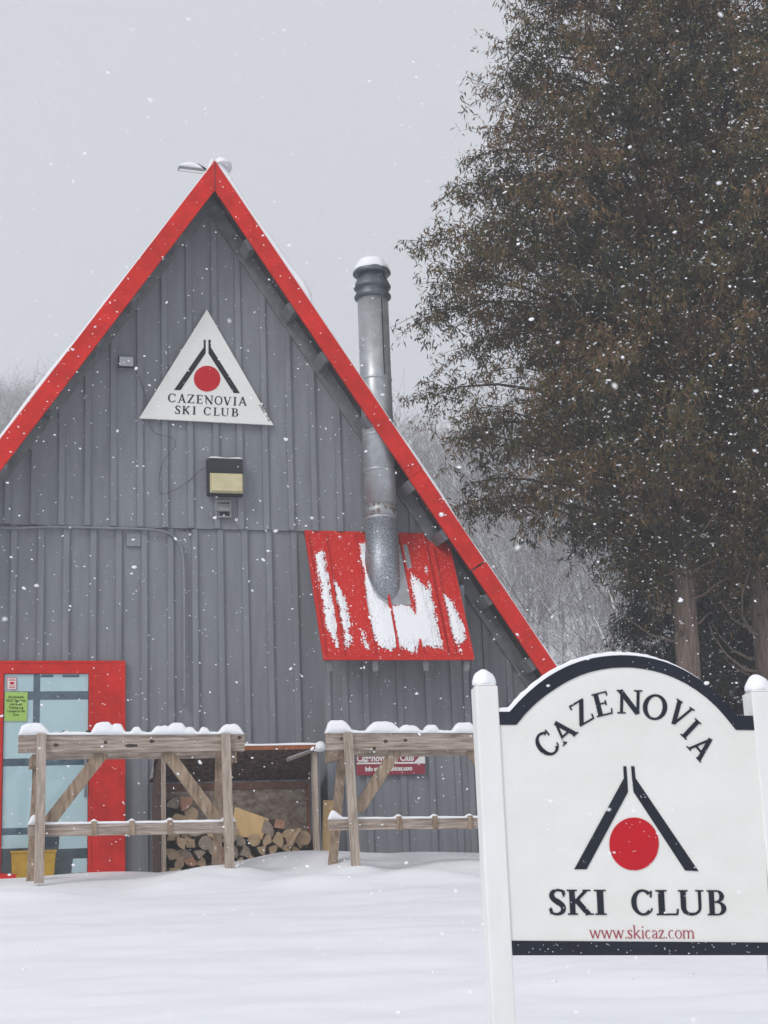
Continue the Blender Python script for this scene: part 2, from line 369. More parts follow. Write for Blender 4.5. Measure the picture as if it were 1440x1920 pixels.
# bump-out with lean-to roof
BY = -.30
bx0, bx1 = X(611,1400,BY), X(884,1400,BY)
st = [at(572,994,-.03), at(838,998,-.03)]; sb = [at(604,1229,-.74), at(880,1231,-.74)]
zt = (st[0].z+st[1].z)/2; zb = (sb[0].z+sb[1].z)/2
sx0, sx1 = (st[0].x+sb[0].x)/2, (st[1].x+sb[1].x)/2+.02
shp = (zt-zb)/.71; shk = math.sqrt(1+shp*shp)
def sh_z(y): return zb+(y+.74)*shp
bz = sh_z(BY)-.08
bo = MB(); bo.box(bx0, bx1, BY, -.001, BZ, bz)
x = X(672,1450,BY)-stepl*1; 
xk = [X(p,1500,BY) for p in (617, 650, 696, 748, 765+8, 820, 868)]
for x in [bx0+.035, X(692,1500,BY), X(652,1500,BY)-.0, X(757,1500,BY), X(811,1500,BY), X(860,1500,BY), bx1-.03]:
    bo.box(x-.031, x+.031, BY-.022, BY-.0005, BZ+.01, bz-.004)
bump = bo.build('bump_out', GREY, lodge)
def sub(o, parent): o.parent = parent; o.location = (0,0,0); return o
lr = MB()
yt_ = -.034; xr_t = X(800,997,-.034)
prof = lambda x, y, h: (x, y, sh_z(y)+h)
# metal sheet with standing ribs
pan = MB(); th_ = .02
xr_cut = sx1
pan.add([prof(sx0,-.74,0), prof(sx1,-.74,0), prof(sx1,-.10,0), prof(xr_t,yt_,0), prof(sx0,yt_,0),
         prof(sx0,-.74,-th_*shk), prof(sx1,-.74,-th_*shk), prof(sx1,-.10,-th_*shk), prof(xr_t,yt_,-th_*shk), prof(sx0,yt_,-th_*shk)],
        [(0,1,2,3,4), (9,8,7,6,5), (0,5,6,1), (1,6,7,2), (2,7,8,3), (3,8,9,4), (4,9,5,0)])
ribs = [sx0+.015]+[sx0+(sx1-sx0)*f for f in (.13,.335,.50,.655,.82,.86)]+[sx1-.015]
hN = 1/shk
for i, x in enumerate(ribs):
    w_ = .016 if i not in (6,) else .03; yt2 = -.05 if x < xr_t else -.12
    rb = [prof(x-w_,-.742,.003), prof(x+w_,-.742,.003), prof(x+w_,yt2,.003), prof(x-w_,yt2,.003)]
    up = Vector((0,-shp/shk,1/shk))*.034
    pan.add([Vector(p) for p in rb]+[Vector(rb[0])+up+Vector((.006,0,0)), Vector(rb[1])+up-Vector((.006,0,0)), Vector(rb[2])+up-Vector((.006,0,0)), Vector(rb[3])+up+Vector((.006,0,0))],
            [(4,5,6,7), (0,1,5,4), (1,2,6,5), (2,3,7,6), (3,0,4,7)])
pan.box(sx0, sx1, -.765, -.741, zb-.045, zb+.012)
REDF = mat('frosted_red_metal', (.56,.022,.015), .7, 0, .1, 34, bump=.3, bscale=30, spec=.15, col2=(.80,.62,.62), thr=(.60,.72))
lean = pan.build('lean_to_roof', REDF, lodge)
for px in (616, 702, 797, 873):
    x = X(px,1245,-.7)
    sub(MB().add([(x-.03,-.735,zb-.05),(x+.03,-.735,zb-.05),(x+.03,-.735,zb-.16),(x-.03,-.735,zb-.16),(x-.03,BY+.02,bz+.05),(x+.03,BY+.02,bz+.05),(x+.03,BY+.02,bz-.10),(x-.03,BY+.02,bz-.10)],
       [(0,1,2,3)[::-1],(4,5,6,7),(0,4,5,1)[::-1],(1,5,6,2)[::-1],(2,6,7,3)[::-1],(3,7,4,0)[::-1]]).build('rafter_tail', GREYD, lodge), lean).location = (0,0,0)
# snow lying on the lean-to
def inpoly(p, poly):
    c = False; n = len(poly)
    for i in range(n):
        a, b = poly[i], poly[(i+1)%n]
        if (a[1] > p[1]) != (b[1] > p[1]) and p[0] < (b[0]-a[0])*(p[1]-a[1])/(b[1]-a[1])+a[0]: c = not c
    return c
def sdist(p, poly):
    d = 9
    for i in range(len(poly)):
        a, b = Vector(poly[i]), Vector(poly[(i+1)%len(poly)]); q = Vector(p); ab = b-a; t = max(0, min(1, (q-a).dot(ab)/max(1e-9, ab.length_squared))); d = min(d, (q-a-ab*t).length)
    return d if inpoly(p, poly) else -d
# patches in roof coordinates: u across 0..1, v down the slope 0..1
CHX, CHY, CHR = X(708, 800, -.26), -.26, .178
PATCH = [[(.05,.18),(.115,.16),(.118,.9),(.10,.93),(.05,.8)], [(.15,.42),(.20,.48),(.215,.7),(.19,.93),(.16,.93),(.145,.6)],
         [(.35,.10),(.42,.07),(.44,.52),(.5,.61),(.57,.60),(.655,.62),(.665,.30),(.70,.34),(.80,.50),(.808,.95),(.64,.925),(.60,.98),(.50,.93),(.44,.955),(.365,.93),(.34,.7)],
         [(.875,.50),(.93,.55),(.985,.76),(.97,.86),(.93,.90),(.915,.97),(.88,.80)], [(.27,.78),(.30,.85),(.31,.95),(.285,.95)],
         [(.79,.30),(.806,.28),(.812,.5),(.79,.45)]]
sn = MB(); NU, NV = 300, 270; H = {}
usz = sx1-sx0; vsz = .70*shk
for j in range(NV+1):
    for i in range(NU+1):
        u, v = i/NU, j/NV; wx, wv_ = u*usz, v*vsz
        d = -9
        for P in PATCH:
            pp = [(a*usz, b*vsz) for a, b in P]
            dd = sdist((wx, wv_), pp); d = max(d, dd)
        d += .006+.035*mnoise.noise(Vector((wx*14, wv_*10, 1)))+.05*mnoise.noise(Vector((wx*60, wv_*50, 5)))+.02*mnoise.noise(Vector((wx*120, wv_*110, 9)))
        xx = sx0+wx
        for rx in (ribs[3],):
            if abs(xx-rx) < .013 and v > .66: d = min(d, .006+.05*mnoise.noise(Vector((wx*30, wv_*22, 8))))
        y = -.04-v*.70
        if (xx-CHX)**2+(y-CHY)**2 < (CHR+.02)**2: d = -1
        if d > 0: H[i, j] = min(.034, d*.30)+.001*mnoise.noise(Vector((wx*20, wv_*20, 2)))
upn = Vector((0,-shp/shk,1/shk)); vs = []; idx = {}
for (i, j), h in H.items():
    y = -.04-j/NV*.70; idx[i, j] = len(vs); vs.append(Vector((sx0+i/NU*usz, y, sh_z(y)))+upn*(.004+max(.0, h)))
fs = []
for (i, j) in H:
    if (i+1, j) in H and (i, j+1) in H and (i+1, j+1) in H: fs.append((idx[i, j], idx[i, j+1], idx[i+1, j+1], idx[i+1, j]))
sn.add(vs, fs); sub(sn.build('lean_to_snow', SNOW, lodge, smooth=True), lean)
# flashing cut round the pipe
fl = MB()
for (u0, v0, u1, v1, mi, lift) in ((.335,.035,.70,.10,0,.010), (.335,.10,.385,.5,0,.012), (.385,.10,.70,.60,1,.006), (.665,.30,.70,.60,0,.012)):
    y0, y1 = -.04-v0*.7, -.04-v1*.7; q = []
    for (uu, yy) in ((u0,y1),(u1,y1),(u1,y0),(u0,y0)): q.append(Vector((sx0+uu*usz, yy, sh_z(yy)))+upn*.002)
    q2 = [p+upn*lift for p in q]; fl.add(q+q2, [(4,5,6,7),(0,1,5,4),(1,2,6,5),(2,3,7,6),(3,0,4,7)], mi)
sub(fl.build('flashing', [RED, GALV], lodge), lean)

# chimney
def chz(py): return Zc(705+(py-560)*.027, py, CHY-CHR)
zbot = sh_z(CHY-CHR)-.25; ztop = chz(548)
ch = MB(); seams = [chz(p) for p in (1010-14, 905, 873, 812, 706)]
ch.lathe([(CHR, 0), (CHR, ztop-chz(960))], (CHX, CHY, chz(960)), 48)
chim = ch.build('chimney', GALV, lodge, smooth=False)
for p in chim.data.polygons: p.use_smooth = len(p.vertices) == 4
lo = MB(); lo.lathe([(CHR*1.03, 0), (CHR*1.03, chz(968)-zbot)], (CHX, CHY, zbot), 48)
lo = sub(lo.build('lower_pipe', GALVD, lodge), chim)
for p in lo.data.polygons: p.use_smooth = len(p.vertices) == 4
ru = MB(); ru.lathe([(CHR*1.02, 0), (CHR*1.02, chz(940)-chz(966))], (CHX, CHY, chz(966)), 48); ru = sub(ru.build('rusty_joint_band', RUST, lodge), chim)
for p in ru.data.polygons: p.use_smooth = len(p.vertices) == 4
for i, py in enumerate((968, 878, 812, 706)):
    b = MB(); b.lathe([(CHR*1.0, -.004), (CHR*1.035, 0), (CHR*1.045, .012), (CHR*1.035, .024), (CHR, .028)], (CHX, CHY, chz(py)), 48); sub(b.build('seam_band', GALV, lodge, smooth=True), chim)
ln = MB(); ang = R(-72); cx_, cy_ = CHX+math.cos(ang)*(CHR+.002), CHY+math.sin(ang)*(CHR+.002)
ln.box(cx_-.006, cx_+.006, cy_-.004, cy_+.003, chz(700), ztop-.05); sub(ln.build('lap_seam', BRONZE, lodge), chim)
cb = MB(); cb.box(CHX-.005-.03, CHX+.0+.03, CHY+CHR-.01, -.03, chz(975), chz(968)); sub(cb.build('wall_bracket', GALV, lodge), chim)
cp = MB(); r = CHR
cp.lathe([(r*1.0,-.02),(r*1.18,.0),(r*1.2,.02),(r*1.02,.075),(r*.98,.10),(r*1.0,.105),(r*1.17,.115),(r*1.21,.135),(r*1.19,.145),(r*1.0,.225),(r*.9,.25),(r*.86,.27),(r*.84,.30)], (CHX, CHY, ztop-.01), 48)
cp.lathe([(r*.9,.285),(r*1.16,.285),(r*1.24,.30),(r*1.22,.32),(r*1.05,.36),(r*.9,.38)], (CHX, CHY, ztop-.01), 48)
cpo = sub(cp.build('cap', mat('cap_steel', (.13,.15,.17), .45, .6, .2, 10), lodge, smooth=True), chim)
sub(blob((CHX, CHY, ztop+.325), r*1.14, 18, (1.0,1.0,.86), 2, True, .07).build('cap_snow', SNOW, lodge, smooth=True), chim)
sub(blob((CHX, CHY-.02, ztop+.125), r*1.03, 12, (1.0,1.0,.12), 7).build('collar_snow', SNOW, lodge, smooth=True), chim)

# conduits and wires on the wall
def curve(pts, n=10):
    pts = [Vector(p) for p in pts]; out = []
    for i in range(len(pts)-1):
        p0, p1, p2, p3 = pts[max(i-1,0)], pts[i], pts[i+1], pts[min(i+2, len(pts)-1)]
        for k in range(n):
            t = k/n; out.append(.5*((2*p1)+(-p0+p2)*t+(2*p0-5*p1+4*p2-p3)*t*t+(-p0+3*p1-3*p2+p3)*t**3))
    return out+[pts[-1]]
cv = curve([at(-40,986,-.06), at(20,990,-.06), at(90,988,-.06), at(160,989,-.06), at(240,991,-.06), at(295,994,-.06), at(325,1005,-.05), at(341,1032,-.045), at(345,1080,-.045), at(346,1200,-.045), at(346,1325,-.045)])
MB().tube(cv, .014, 8).build('conduit', CONDUIT, lodge, smooth=True)
cv = curve([at(862,1140,-.045), at(880,1185,-.045), at(886,1215,-.045), at(884,1260,-.045), at(882,1330,-.045), at(884,1500,-.045), at(886,1640,-.045)])
MB().tube(cv, .012, 8).build('conduit', CONDUIT, lodge, smooth=True)
for pts in ([(260,705),(272,740),(277,775),(283,800),(293,813),(320,820),(330,832),(322,845)], [(319,847),(303,872),(298,905),(301,925),(320,922),(350,905),(372,885),(388,875)]):
    MB().tube(curve([at(a, b, -.062-.0*i) for i, (a, b) in enumerate(pts)]), .0028, 5).build('loose_wire', WIRE, lodge)
for px in (346, 356): b = MB(); c = at(px, 994, -.05); b.tube([c, c+Vector((0,-.03,0))], .014, 10); b.build('conduit_knob', BRONZE, lodge)

# door and its frame
dz0 = 1.55
fx = [X(p,1400,-.04) for p in (-9, 5, 166, 234)]; zh0, zh1 = Zc(120,1263,-.04), Zc(120,1240,-.04)
fr = MB(); fr.box(fx[0]-.12, fx[3], -.055, -.0225, zh0, zh1); fr.box(fx[0]-.12, fx[1], -.055, -.0225, dz0, zh0-.001)
fr.box(fx[2], fx[3], -.055, -.0225, dz0, zh0-.001); fr.box(fx[3]-.03, fx[3]+.004, -.062, -.0226, dz0, zh1+.004); fr.box(fx[0]-.12, fx[3]-.031, -.062, -.0556, zh1-.02, zh1+.004)
fr.box(fx[2]+.001, fx[2]+.03, -.0605, -.0556, dz0, zh0-.001)
fr.build('door_frame', RED, lodge, bevel=.003)
door = MB(); door.box(fx[1]+.004, fx[2]-.004, -.0235, -.0228, dz0, zh0-.004)
door = door.build('door', NIGHT, lodge)
pn = MB()
vbar = (X(61,1400,-.03), X(74,1400,-.03)); zs_ = [Zc(110,p,-.03) for p in (1264,1296,1312,1421,1435,1550,1563,1588)]
L0, L1 = fx[1]+.008, fx[2]-.006
for zt2, zb2 in ((zs_[0],zs_[1]),(zs_[2],zs_[3]),(zs_[4],zs_[5]),(zs_[6],zs_[7])):
    pn.box(L0, vbar[0], -.027, -.0236, zb2, zt2)
    xe = L1 if zb2 > zs_[7]+.001 else vbar[1]+.0
    if xe > vbar[1]+.01: pn.box(vbar[1], xe, -.027, -.0236, zb2, zt2)
pn.prism([(X(110,1590,-.03),zs_[7]-.02),(L1,zs_[7]-.02),(L1,zs_[6]),(X(112,1563,-.03),zs_[6])], -.027, -.0236)
pn.prism([(X(134,1600,-.03), 1.72),(L1,1.72),(L1,1.86),(X(137,1600,-.03),1.86)], -.027, -.0236)
pn = sub(pn.build('pane_panel', PALE, lodge), door)
mu = MB()
for z0_, z1_ in ((zs_[2],zs_[1]),(zs_[4],zs_[3]),(zs_[6],zs_[5])): mu.box(L0, L1, -.0262, -.0237, z0_+.001, z1_-.001)
mu.box(vbar[0]+.001, vbar[1]-.001, -.0268, -.0264, zs_[5]-.2, zs_[0]); sub(mu.build('muntin', MUNTIN, lodge), door)
for a, b in ((76,100),(117,149)): q = MB(); q.box(X(a,1268,-.03), X(b,1268,-.03), -.0285, -.0272, Zc(a,1270,-.03), Zc(a,1265,-.03)); sub(q.build('tape_strip', MUNTIN, lodge), door)
gl = MB(); gl.box(L0, L1, -.036, -.033, dz0, zs_[0]); sub(gl.build('glass', GLASS, lodge), door)
hd = MB(); hx = X(160,1450,-.05); hd.tube(curve([(hx,-.037,Zc(160,1412,-.06)),(hx,-.075,Zc(160,1418,-.06)),(hx,-.078,Zc(160,1450,-.06)),(hx,-.075,Zc(160,1486,-.06)),(hx,-.037,Zc(160,1492,-.06))],6), .014, 8); sub(hd.build('handle', CONDUIT, lodge, smooth=True), door)

# ------------------------------------------------------------------ lettering
TK, TN = .172, .082
def ell(cx, cy, rx, ry, a0, a1, thick=TK, thin=TN, n=26):
    pts = []
    for i in range(n+1):
        a = R(a0+(a1-a0)*i/n); wd = thin+(thick-thin)*abs(math.cos(a))**1.6
        pts.append((cx+(rx-wd/2)*math.cos(a), cy+(ry-wd/2)*math.sin(a), wd))
    return ('c', pts)
def L(x0, y0, x1, y1, wd): return ('l', x0, y0, x1, y1, wd)
def sf(x, y, hw=.15): return ('l', x-hw, y, x+hw, y, .05)
s_ = .027
def scurve(w=.52, h=1.0, tk=TK, tn=TN):
    p = [(.93*w,.80,tn*1.2),(.86*w,.93,tn),(.66*w,.975,tn),(.45*w,.975,tn*1.1),(.25*w,.91,tk*.7),(.155*w,.78,tk*.8),(.26*w,.63,tk*.95),(.52*w,.51,tk*1.1),(.78*w,.38,tk*.95),(.86*w,.23,tk*.8),(.76*w,.09,tk*.7),(.52*w,.028,tn*1.1),(.30*w,.03,tn),(.12*w,.09,tn),(.05*w,.23,tn*1.2)]
    q = []
    for i in range(len(p)-1):
        p0, p1, p2, p3 = [Vector(p[max(0,min(len(p)-1,j))]) for j in (i-1,i,i+1,i+2)]
        for k in range(4):
            t = k/4; q.append(tuple(.5*((2*p1)+(-p0+p2)*t+(2*p0-5*p1+4*p2-p3)*t*t+(-p0+3*p1-3*p2+p3)*t**3)))
    q.append(p[-1]); return ('c', [(a, b*h, c) for a, b, c in q])
GLY = {
 'I': (.38, [L(.19,0,.19,1,TK), sf(.19,s_,.18), sf(.19,1-s_,.18)]),
 'C': (.86, [ell(.45,.5,.43,.52,48,312), L(.755,.70,.775,.96,.06), L(.74,.13,.79,.27,.05)]),
 'O': (.96, [ell(.48,.5,.47,.52,0,360,TK*.95,TN,40)]),
 'A': (.94, [L(.14,.02,.46,1.0,TN*1.15), L(.44,1.03,.80,.02,TK), L(.25,.33,.66,.33,TN), sf(.13,s_,.13), sf(.80,s_,.15)]),
 'Z': (.78, [L(.06,.965,.74,.965,.07), L(.66,.98,.12,.03,TK*.95), L(.04,.035,.74,.035,.07), L(.075,.79,.075,.97,.055), L(.725,.03,.745,.24,.055)]),
 'E': (.74, [L(.19,0,.19,1,TK), L(.02,.97,.66,.97,.055), L(.02,.03,.69,.03,.06), L(.19,.52,.52,.52,.055), L(.645,.80,.645,.99,.05), L(.68,.01,.71,.23,.05), L(.525,.41,.525,.63,.05)]),
 'N': (.98, [L(.19,.0,.19,.97,TN*1.2), L(.12,.98,.82,.0,TK), L(.82,-.01,.82,1,TN*1.2), sf(.19,s_,.16), sf(.82,1-s_,.16), sf(.10,1-s_,.11)]),
 'V': (.92, [L(.15,.98,.48,0,TK), L(.47,0,.79,.98,TN*1.15), sf(.15,1-s_,.15), sf(.79,1-s_,.13)]),
 'S': (.54, [scurve(), L(.47,.72,.49,.97,.045), L(.03,.03,.04,.28,.045)]),
 'K': (.92, [L(.19,0,.19,1,TK), L(.24,.46,.70,.97,TN*1.2), L(.34,.58,.76,.02,TK), sf(.19,s_,.18), sf(.19,1-s_,.18), sf(.72,1-s_,.14), sf(.80,s_,.14)]),
 'L': (.74, [L(.19,0,.19,1,TK), sf(.19,1-s_,.18), L(.02,.03,.68,.03,.06), L(.68,.01,.71,.25,.05)]),
 'U': (.96, [L(.18,.36,.18,1,TK), L(.80,.34,.80,1,TN*1.2), ('c', [(.18,.40,TK),(.185,.26,TK*.98),(.24,.13,TK*.85),(.36,.055,TK*.6),(.50,.035,TN*1.2),(.64,.065,TN),(.75,.15,TN),(.795,.26,TN*1.1),(.80,.38,TN*1.2)]), sf(.18,1-s_,.18), sf(.80,1-s_,.15)]),
 'B': (.76, [L(.19,0,.19,1,TK), L(.02,.972,.40,.972,.055), L(.02,.028,.42,.028,.055), L(.2,.53,.42,.53,.05), ell(.38,.76,.28,.24,-92,92,TK*.9,.055,16), ell(.40,.275,.33,.275,-92,92,TK,.055,16)]),
 # small letters, light face
 'w': (.86, [L(.06,.58,.25,0,.075), L(.25,0,.42,.58,.045), L(.42,.58,.60,0,.075), L(.60,0,.78,.58,.045), L(0,.575,.14,.575,.03), L(.36,.575,.48,.575,.03), L(.72,.575,.86,.575,.03)]),
 '.': (.24, [L(.12,0,.12,.09,.09)]),
 's': (.40, [('c', [(a*.68, b*.6, max(.04, c*.55)) for a, b, c in scurve()[1]])]),
 'k': (.60, [L(.12,0,.12,.95,.07), L(.14,.25,.46,.57,.045), L(.24,.33,.52,.01,.07), L(.03,.015,.22,.015,.03), L(.42,.015,.60,.015,.03), L(.36,.575,.54,.575,.03), L(.03,.94,.12,.94,.03)]),
 'i': (.28, [L(.14,0,.14,.58,.07), L(.14,.78,.14,.87,.09), L(.05,.015,.24,.015,.03), L(.05,.57,.14,.57,.03)]),
 'c': (.50, [ell(.26,.29,.22,.31,50,310,.075,.035,16)]),
 'a': (.50, [L(.38,.02,.38,.42,.07), ('c', [(.38,.40,.06),(.35,.52,.045),(.25,.58,.04),(.12,.53,.05),(.08,.45,.07)]), ('c', [(.38,.34,.035),(.20,.29,.05),(.09,.20,.07),(.09,.09,.07),(.18,.02,.045),(.30,.05,.035),(.38,.12,.035)]), L(.38,.02,.48,.03,.04)]),
 'z': (.48, [L(.05,.56,.42,.56,.04), L(.40,.57,.07,.02,.07), L(.04,.02,.44,.02,.04), L(.06,.44,.06,.57,.035), L(.43,.01,.44,.15,.035)]),
 'o': (.56, [ell(.28,.29,.25,.31,0,360,.075,.035,26)]),
 'm': (.92, [L(.12,0,.12,.58,.07), ('c',[(.12,.40,.04),(.24,.55,.045),(.36,.57,.05),(.44,.48,.07),(.46,.35,.07)]), L(.46,0,.46,.38,.07), ('c',[(.46,.40,.04),(.58,.55,.045),(.70,.57,.05),(.78,.48,.07),(.80,.35,.07)]), L(.80,0,.80,.38,.07), L(.03,.015,.22,.015,.03), L(.37,.015,.56,.015,.03), L(.71,.015,.90,.015,.03), L(.03,.57,.12,.57,.03)]),
 't': (.40, [L(.18,.06,.18,.82,.09), L(.04,.58,.36,.58,.05), ('c',[(.18,.12,.09),(.22,.03,.07),(.36,.05,.04)])]),
 '1': (.44, [L(.22,0,.22,.98,.13), L(.08,.82,.22,.96,.06), sf(.22,s_,.16)]),
 '9': (.60, [ell(.30,.68,.26,.32,0,360,.13,.06,26), ('c',[(.52,.66,.11),(.50,.40,.10),(.40,.16,.08),(.14,.02,.05)])]),
 '6': (.60, [ell(.30,.32,.26,.32,0,360,.13,.06,26), ('c',[(.08,.34,.11),(.10,.60,.10),(.20,.84,.08),(.46,.98,.05)])]),
}
class Letters:
    def __init__(s, mapf, y, proud): s.mb = MB(); s.map = mapf; s.y = y; s.pr = proud; s.k = 0
    def poly(s, pts):
        s.k += 1; e = s.pr+.00012*(s.k % 9); q = [s.map(*p) for p in pts]
        ar = sum(q[i][0]*q[(i+1)%len(q)][1]-q[(i+1)%len(q)][0]*q[i][1] for i in range(len(q)))
        if ar < 0: q = q[::-1]
        s.mb.prism(q, s.y-e, s.y+.001)
    def stroke(s, pts):
        P = [Vector((a, b)) for a, b, c in pts]; W = [c for a, b, c in pts]; l, r = [], []
        for i, p in enumerate(P):
            d = P[min(i+1, len(P)-1)]-P[max(i-1, 0)]
            if (P[0]-P[-1]).length < 1e-4 and i in (0, len(P)-1): d = P[1]-P[-2]
            d.normalize(); n = Vector((-d.y, d.x))*W[i]/2; l.append(p+n); r.append(p-n)
        s.k += 1; e = s.pr+.00012*(s.k % 9)
        q = [s.map(p.x, p.y) for p in l]+[s.map(p.x, p.y) for p in r]; n = len(l)
        vs = [(a, s.y-e, b) for a, b in q]+[(a, s.y+.001, b) for a, b in q]; fs = []
        for i in range(n-1): fs += [(i, n+i, n+i+1, i+1), (2*n+i, i, i+1, 2*n+i+1), (n+i, 3*n+i, 3*n+i+1, n+i+1)]
        fs += [(0, 2*n, 3*n, n), (n-1, 2*n-1, 4*n-1, 3*n-1)]
        s.mb.add(vs, fs)
    def glyph(s, ch, f, bold=1.0):
        """f maps glyph units to the sign's plane"""
        old = s.map
        s.map = lambda a, b: old(*f(a, b))
        for st_ in GLY[ch][1]:
            if st_[0] == 'l':
                _, x0, y0, x1, y1, wd = st_; d = Vector((x1-x0, y1-y0)).normalized(); n = Vector((-d.y, d.x))*wd*bold/2
                s.poly([(x0-n.x, y0-n.y), (x1-n.x, y1-n.y), (x1+n.x, y1+n.y), (x0+n.x, y0+n.y)])
            else: s.stroke([(a, b, c*bold) for a, b, c in st_[1]])
        s.map = old
def glyph_px(Lt, ch, cx, cy, rot, hpx, wscale=1.0, shear=0.0, bold=1.0):
    """centre cx,cy in picture units, rot in degrees (counter-clockwise)"""
    w0 = GLY[ch][0]; a = R(rot)
    def f(u, v):
        x = (u-w0/2)*hpx*wscale; y = (v-.5)*hpx; x -= y*shear
        return (cx+x*math.cos(a)-y*math.sin(a), cy-(x*math.sin(a)+y*math.cos(a)))
    Lt.glyph(ch, f, bold)
def bfont(txt, size, width, mat_, name, bold=.0):
    cu = bpy.data.curves.new('t', 'FONT'); cu.body = txt; cu.size = size; cu.align_x = 'CENTER'; cu.extrude = .0015; cu.offset = bold; cu.space_line = 1.0
    o = bpy.data.objects.new('t', cu); C.objects.link(o); bpy.context.view_layer.update()
    dg = bpy.context.evaluated_depsgraph_get(); me = bpy.data.meshes.new_from_object(o.evaluated_get(dg)); bpy.data.objects.remove(o)
    me.materials.clear(); me.materials.append(mat_); q = bpy.data.objects.new(name, me); C.objects.link(q)
    xs = [v.co.x for v in me.vertices]; 
    if width: 
        k = width/(max(xs)-min(xs)); mid = (max(xs)+min(xs))/2
        for v in me.vertices: v.co.x = (v.co.x-mid)*k
    q.rotation_euler = (R(90), 0, 0); return q

# ------------------------------------------------------------------ triangular sign on the gable
TY = -.10
def wp(Y): return lambda px, py: (lambda p: (p.x, p.z))(at(px, py, Y))
f = wp(TY)
c0 = at(388, 700, TY)
tri = thing('triangular_sign', (c0.x, TY, Zc(388,795,TY)), 'white triangular club sign with a red dot high on the grey gable', 'sign')
tp = [f(261,784), f(513,797), f(388,580)]
MB().prism(tp, TY, TY+.025).build('panel', WHITE, tri, bevel=.002)
s14 = 1/5.143
lo_ = MB()
def cpx(a, b, s=s14, o=(250,560)): return (o[0]+a*s, o[1]+b*s)
for P in ([(678,398),(697,398),(697,525),(455,882),(393,880),(678,470)], [(724,398),(746,398),(746,468),(1027,912),(968,910),(724,528)]):
    q = [f(*cpx(*p)) for p in P]; ar = sum(q[i][0]*q[(i+1)%len(q)][1]-q[(i+1)%len(q)][0]*q[i][1] for i in range(len(q)))
    lo_.prism(q if ar > 0 else q[::-1], TY-.004, TY-.0005)
lo_.build('ski_emblem', INK, tri)
q = [f(*cpx(711+128*math.cos(a), 772-124*math.sin(a))) for a in [k*2*math.pi/48 for k in range(48)]]
MB().prism(q, TY-.004, TY-.0005).build('red_disc', LOGORED, tri)
lt = Letters(lambda a, b: f(a, b), TY-.0003, .003)
for ch, x0, x1, yc in (('C',332,412,957),('A',428,508,964),('Z',518,590,966),('E',606,672,971),('N',683,772,976),('O',782,860,982),('V',866,945,988),('I',962,996,990),('A',1012,1095,990)):
    cx, cy = cpx((x0+x1)/2, yc); glyph_px(lt, ch, cx, cy, -3, 82*s14, (x1-x0)/GLY[ch][0]/82, .02)
lt.mb.build('lettering', INK, tri); lt = Letters(lambda a, b: f(a, b), TY-.0003, .003)
for ch, x0, x1, yc in (('S',402,455,1072),('K',470,552,1075),('I',570,604,1079)):
    cx, cy = cpx((x0+x1)/2, yc); glyph_px(lt, ch, cx, cy, -3, 78*s14, (x1-x0)/GLY[ch][0]/78, .02)
lt.mb.build('lettering', INK, tri); lt = Letters(lambda a, b: f(a, b), TY-.0003, .003)
for ch, x0, x1, yc in (('C',676,750,1085),('L',772,832,1090),('U',845,922,1094),('B',945,1015,1098)):
    cx, cy = cpx((x0+x1)/2, yc); glyph_px(lt, ch, cx, cy, -3, 78*s14, (x1-x0)/GLY[ch][0]/78, .02)
lt.mb.build('lettering', INK, tri); lt = Letters(lambda a, b: f(a, b), TY-.0003, .003)
# 'Est 1961' runs up the right edge, reading from the lower corner
p0 = Vector(cpx(1318,1180)); p1 = Vector(cpx(1218,1018)); dv = (p1-p0).normalized(); tot = (p1-p0).length
adv = 0; seq = 'Est 1961'; ws = [GLY[c][0]*(.72 if c.islower() else .85) if c != ' ' else .45 for c in seq]; hp = 27*s14*1.1; sc_ = tot/sum(ws)
rot = math.degrees(math.atan2(-dv.y, dv.x))
for c, w_ in zip(seq, ws):
    if c != ' ':
        m_ = p0+dv*(adv+w_/2)*sc_; glyph_px(lt, c, m_.x, m_.y, rot, 5.4, sc_*.8/5.4, 0, 1.0)
    else: lt.mb.build('lettering', INK, tri); lt = Letters(lambda a, b: f(a, b), TY-.0003, .003)
    adv += w_
lt.mb.build('lettering', INK, tri)

# ------------------------------------------------------------------ maroon notice
NY = BY-.045
c0 = at(732, 1452, NY)
nb = thing('maroon_notice_sign', (c0.x, NY, c0.z), 'small maroon and white web address sign on the wall behind the right ski rack', 'sign')
f2 = wp(NY)
MB().prism([f2(669,1454), f2(797,1451), f2(796,1404), f2(668,1405)], NY, NY+.012).build('panel', MAROON, nb)
q = MB(); q.prism([f2(669,1433), f2(797,1431.5), f2(797,1428.5), f2(669,1430)], NY-.003, NY-.0005); q.prism([f2(776,1429.5), f2(797,1429), f2(796,1409)], NY-.0034, NY-.0006); q.build('white_stripe', PLWHITE, nb)
for txt, y_, h_, w_, cxp in (('Cazenovia Ski Club', 1427, .10, 107, 723), ('Info at www.skicaz.com', 1445, .066, 88, 729)):
    o = bfont(txt, h_, (f2(cxp+w_/2, y_)[0]-f2(cxp-w_/2, y_)[0]), PLWHITE, 'lettering', .0028); p = f2(cxp, y_)
    o.parent = nb; o.location = Vector((p[0], NY-.0026, p[1]))-Vector(gloc(nb))

